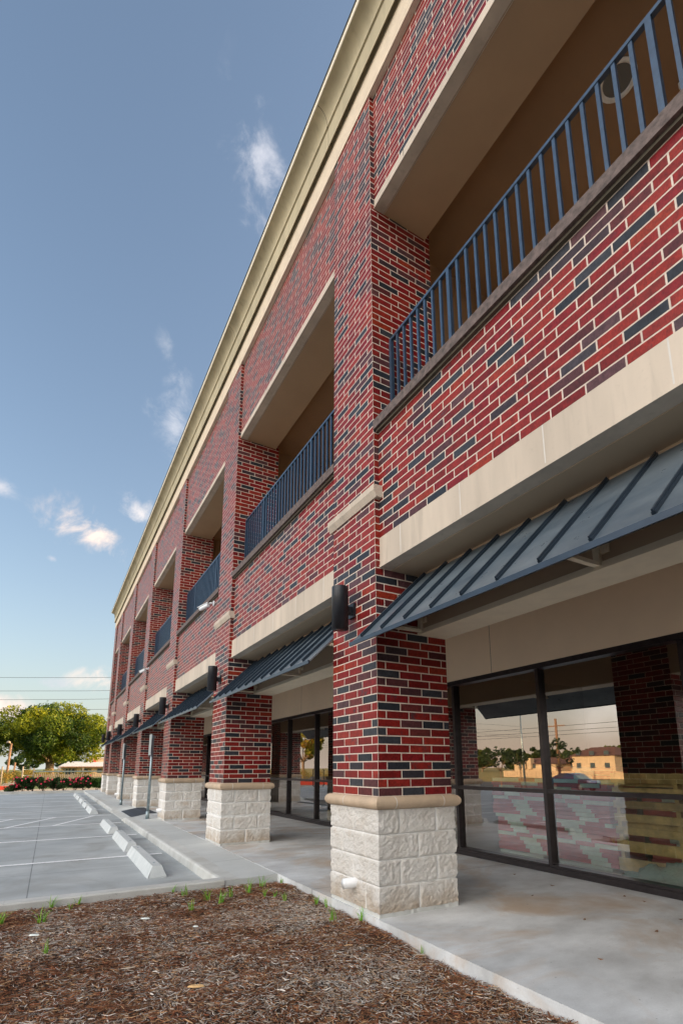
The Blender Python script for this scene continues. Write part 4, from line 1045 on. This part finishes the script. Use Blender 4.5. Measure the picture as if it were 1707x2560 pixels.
# power lines strung right across
for i, (za, zb_, lab) in enumerate([(9.79, 10.66, 'topmost thin power line'), (8.46, 9.23, 'second power line from the top'), (7.60, 8.33, 'third power line from the top'), (6.63, 7.22, 'lowest thin power line, behind the oak top')]):
    m = MB(); pts = [(-60+10*k, 60, za + (zb_-za)/9.8*((-60+10*k)+7.3) + .0007*((-60+10*k))**2) for k in range(14)]
    m.tube(pts, .018, 5); tag(m.build('power_line', 'wire'), lab + ' over the field', 'power line', 'power lines across the sky')
# low house behind the oak
ho = empty('low_house', (0, 86, -.12), label='low tan bungalow with a pale metal roof right of the oak trunk', cat='house')
m = MB(); m.box(1.3, 14, 0, 9, 0, 1.45); m.build('wall', 'house_wall', ho)
m = MB(); m.box(-.7, 1.29, .6, 8, 0, 1.35); m.build('porch_wall', 'house_siding', ho)
m = MB()
m.face([(-1.1, -.6, 1.45), (14.5, -.6, 1.45), (14.5, 4.5, 2.35), (.2, 4.5, 2.25)]); m.face([(-1.1, 9.6, 1.45), (.2, 4.5, 2.25), (14.5, 4.5, 2.35), (14.5, 9.6, 1.45)]); m.face([(-1.1, -.6, 1.45), (.2, 4.5, 2.25), (-1.1, 9.6, 1.45)])
m.box(-1.1, 14.5, -.62, -.58, 1.33, 1.45); RF = m.build('roof', 'house_roof', ho)
m = MB(); m.box(-1.1, 14.5, -.66, -.63, 1.35, 1.47); m.build('gutter', 'roof_edge', ho)
for x0, x1 in ((1.9, 3.2), (4.0, 4.9), (6, 7.2), (9, 10.4)):
    m = MB(); m.box(x0, x1, -.03, -.005, .55, 1.15); w_ = m.build('window', 'window_dark', ho); m = MB(); m.box(x0-.06, x1+.06, -.02, -.001, .49, 1.21); m.build('window_frame', 'house_siding', w_)
for x0 in (-.55, -.15, .25, .7):
    m = MB(); m.box(x0, x0+.25, .56, .59, .3, 1.15); m.build('window', 'window_dark', ho)
m = MB(); m.box(3.0, 6.4, 4.0, 7.4, 2.0, 2.75); m.build('dormer', 'house_siding', ho)
m = MB(); m.box(2.9, 14.5, 3.9, 7.5, 2.76, 2.9); m.build('dormer_roof', 'house_roof', ho)
m = MB(); m.box(3.6, 3.95, 3.6, 3.9, 1.9, 3.0); m.build('chimney', 'chimney_red', RF)

# ------------------------------------------------------------------ across the road (seen mirrored in the glass)
make_tree('young_tree', (-36, 42.0, gz(-36)), 4.9, 2.5, 2.0, 16, 520, .15, [(.03, .05, .02), (.05, .08, .03)], 'slim young tree mirrored in the nearest upper pane', .07, 'young trees along the road', seed=51)
make_tree('young_tree', (-36.4, 34.6, gz(-36)), 5.7, 2.0, 2.2, 14, 450, .15, [(.03, .05, .02), (.05, .08, .03)], 'young tree mirrored right of the mullion above the blue car', .08, 'young trees along the road', seed=52)
make_tree('young_tree', (-35.8, 39.0, gz(-36)), 4.2, 1.3, 2.2, 8, 180, .15, [(.03, .05, .02), (.05, .08, .03)], 'small young tree mirrored beside the street light', .06, 'young trees along the road', seed=53)
sl = empty('street_light', (-38, 40.5, gz(-38)), label='tall thin street light mirrored in the nearest window', cat='street light')
m = MB(); m.tube([(0, 0, 0), (0, 0, 9)], [.12, .07], 8); m.build('pole', 'galvanised', sl)
m = MB(); m.tube([(0, 0, 9), (1.0, 0, 9.2)], .04, 6); m.box(.9, 1.5, -.15, .15, 9.12, 9.25); m.build('lamp_head', 'galvanised', sl)
up_ = empty('utility_pole', (-38.5, 36.3, gz(-38)), label='sunlit wooden utility pole mirrored beside the mullion', cat='utility pole')
m = MB(); m.tube([(0, 0, 0), (0, 0, 7.2)], [.16, .12], 8); m.build('pole', 'wood_pole', up_)
m = MB(); m.box(-.05, .05, -1.1, 1.1, 6.4, 6.5); m.build('crossarm', 'wood_pole', up_)
for zz in (6.4, 5.9, 5.5):
    m = MB(); m.tube([(-38.5, -40+14*k, zz+gz(-38)+.0012*((k-5)*14)**2*.12) for k in range(16)], .02, 5); tag(m.build('power_line', 'wire'), 'power line beside the road mirrored in the glass', 'power line', 'power lines beside the road')
# blue car
cr_ = empty('parked_car', (-36.6, 33.3, gz(-36.6)+.02), label='blue hatchback car mirrored in the glass left of the pallet', cat='car')
prof_ = [(-1.95, .22), (-2.0, .62), (-1.9, .78), (-1.15, .86), (-.55, 1.24), (.0, 1.31), (.75, 1.29), (1.55, .98), (1.92, .82), (1.98, .45), (1.9, .22)]
m = MB(); n = len(prof_); LV = [(-.78, .93), (-.84, 1.0), (.84, 1.0), (.78, .93)]
rings = [[(w_, y, .22+(z-.22)*(1.0 if abs(w_) < .8 else (1 if z < .85 else .93))) if z < .9 else (w_*.86, y, z) for y, z in prof_] for w_, q in ((-.80, 1), (.80, 1))]
m.face(rings[0]); m.face(rings[1][::-1])
for i in range(n): j = (i+1) % n; m.face([rings[0][j], rings[0][i], rings[1][i], rings[1][j]])
m.build('body', 'car_paint', cr_)
m = MB()
for s_ in (-1, 1): m.face([(s_*.745, -.98, .90), (s_*.70, -.5, 1.2), (s_*.70, .7, 1.23), (s_*.745, 1.35, .93)])
m.build('side_window', 'window_dark', cr_)
m = MB(); m.face([(-.6, -1.13, .89), (.6, -1.13, .89), (.58, -.58, 1.235), (-.58, -.58, 1.235)]); m.build('windscreen', 'window_dark', cr_)
for sx in (-.72, .72):
    for sy in (-1.25, 1.2):
        m = MB(); m.tube([(sx-.09, sy, .3), (sx+.09, sy, .3)], .30, 18); w_ = m.build('wheel', 'tyre', cr_); m = MB(); m.tube([(sx-.095, sy, .3), (sx+.095, sy, .3)], .18, 14); m.build('rim', 'rim_metal', w_)
for sx in (-.5, .5):
    m = MB(); m.obox((sx, -1.965, .66), (.3, .05, .12)); m.build('headlight', 'light_trim', cr_)
# board fence and houses over the road
cr_.scale = (1.2, 1.12, 1.28)
fb = empty('board_fence', (-56, 0, -.5), label='tan board fence mirrored behind the blue car', cat='fence')
m = MB(); y = 20
while y < 60: m.box(-.03, .03, y, y+.92, 0, 1.0); y += .95
m.build('board_panel', 'fence_wood', fb)
def house(x, y, w_, d_, h_, rh, mat, label, chims, rot=0):
    r = empty('house', (x, y, -.45), rot, label=label, cat='house', group='houses over the road')
    m = MB(); m.box(-d_/2, d_/2, -w_/2, w_/2, 0, h_); m.build('wall', mat, r)
    m = MB(); o_ = .5; a = [(-d_/2-o_, -w_/2-o_, h_-.1), (d_/2+o_, -w_/2-o_, h_-.1), (d_/2+o_, w_/2+o_, h_-.1), (-d_/2-o_, w_/2+o_, h_-.1)]; p, q = (0, -w_*.28, h_+rh), (0, w_*.28, h_+rh)
    m.face([a[1], a[2], q, p]); m.face([a[3], a[0], p, q]); m.face([a[0], a[1], p]); m.face([a[2], a[3], q]); m.face(a[::-1]); rf = m.build('roof', 'roof_brown', r)
    for cx, cy, ch in chims:
        m = MB(); m.box(cx-.7, cx+.7, cy-.7, cy+.7, 1, ch); m.build('chimney', 'house_siding', rf)
    for k in range(3):
        for zz in ([1.2] if h_ < 4 else [1.2, 3.9]):
            yy = -w_/2 + w_*(k+.5)/3; m = MB(); m.box(d_/2+.01, d_/2+.05, yy-.6, yy+.6, zz, zz+1.2); m.build('window', 'window_dark', r)
house(-112, 99, 14, 9, 2.4, 1.6, 'house_siding', 'low house with twin chimneys mirrored in the left upper pane', [(4.6, 3, 3.2), (4.6, 1, 3.9)])
house(-118, 88, 12, 9, 3.2, 2.8, 'house_siding', 'brown roofed house with a chimney mirrored above the blue car', [(4.5, -4, 6.2)])
house(-106, 77, 11, 9, 4.1, 2.0, 'house_siding', 'tall pale house with a maroon roof mirrored at the dark edge', [])
house(-120, 60, 12, 9, 3.2, 2.4, 'house_siding', 'pale house farther along the road', [(4.5, 2, 6.0)])
tl = random.Random(9)
for i in range(32):
    y = 20+7*i + tl.uniform(-2, 2); x = -132 + tl.uniform(-10, 6) - (0 if i > 8 else 8)
    make_tree('background_tree', (x, y, -.5), tl.uniform(7.0, 9.5), tl.uniform(5.5, 7.5), .1, 22, 3600, .46, [(.03, .05, .012), (.05, .075, .018), (.10, .12, .02)], 'broad green tree in the far tree line over the field', .3, 'tree line over the field', seed=200+i)
make_tree('autumn_tree', (-13, 44, -.2), 5.2, 2.4, 1.9, 18, 3500, .14, [(.16, .20, .02), (.25, .22, .02), (.3, .16, .02)], 'yellow green tree mirrored in the second storefront', .14, seed=70)
for i in range(10):
    bush('green_shrub', (-14+1.6*i*.8, 38+i*.9, -.3), .8, 1.3, 500, [(.3, .18, .03), (.25, .2, .03)], 'golden shrub by the end of the lot mirrored in the far glass', 'golden shrubs past the lot', 300+i)

# ------------------------------------------------------------------ scale to metres
done = set()
for o in list(scn.objects):
    o.location = o.location * S
    if o.type == 'MESH' and o.data.name not in done:
        done.add(o.data.name); o.data.transform(Matrix.Scale(S, 4))
print('objects', len(scn.objects))
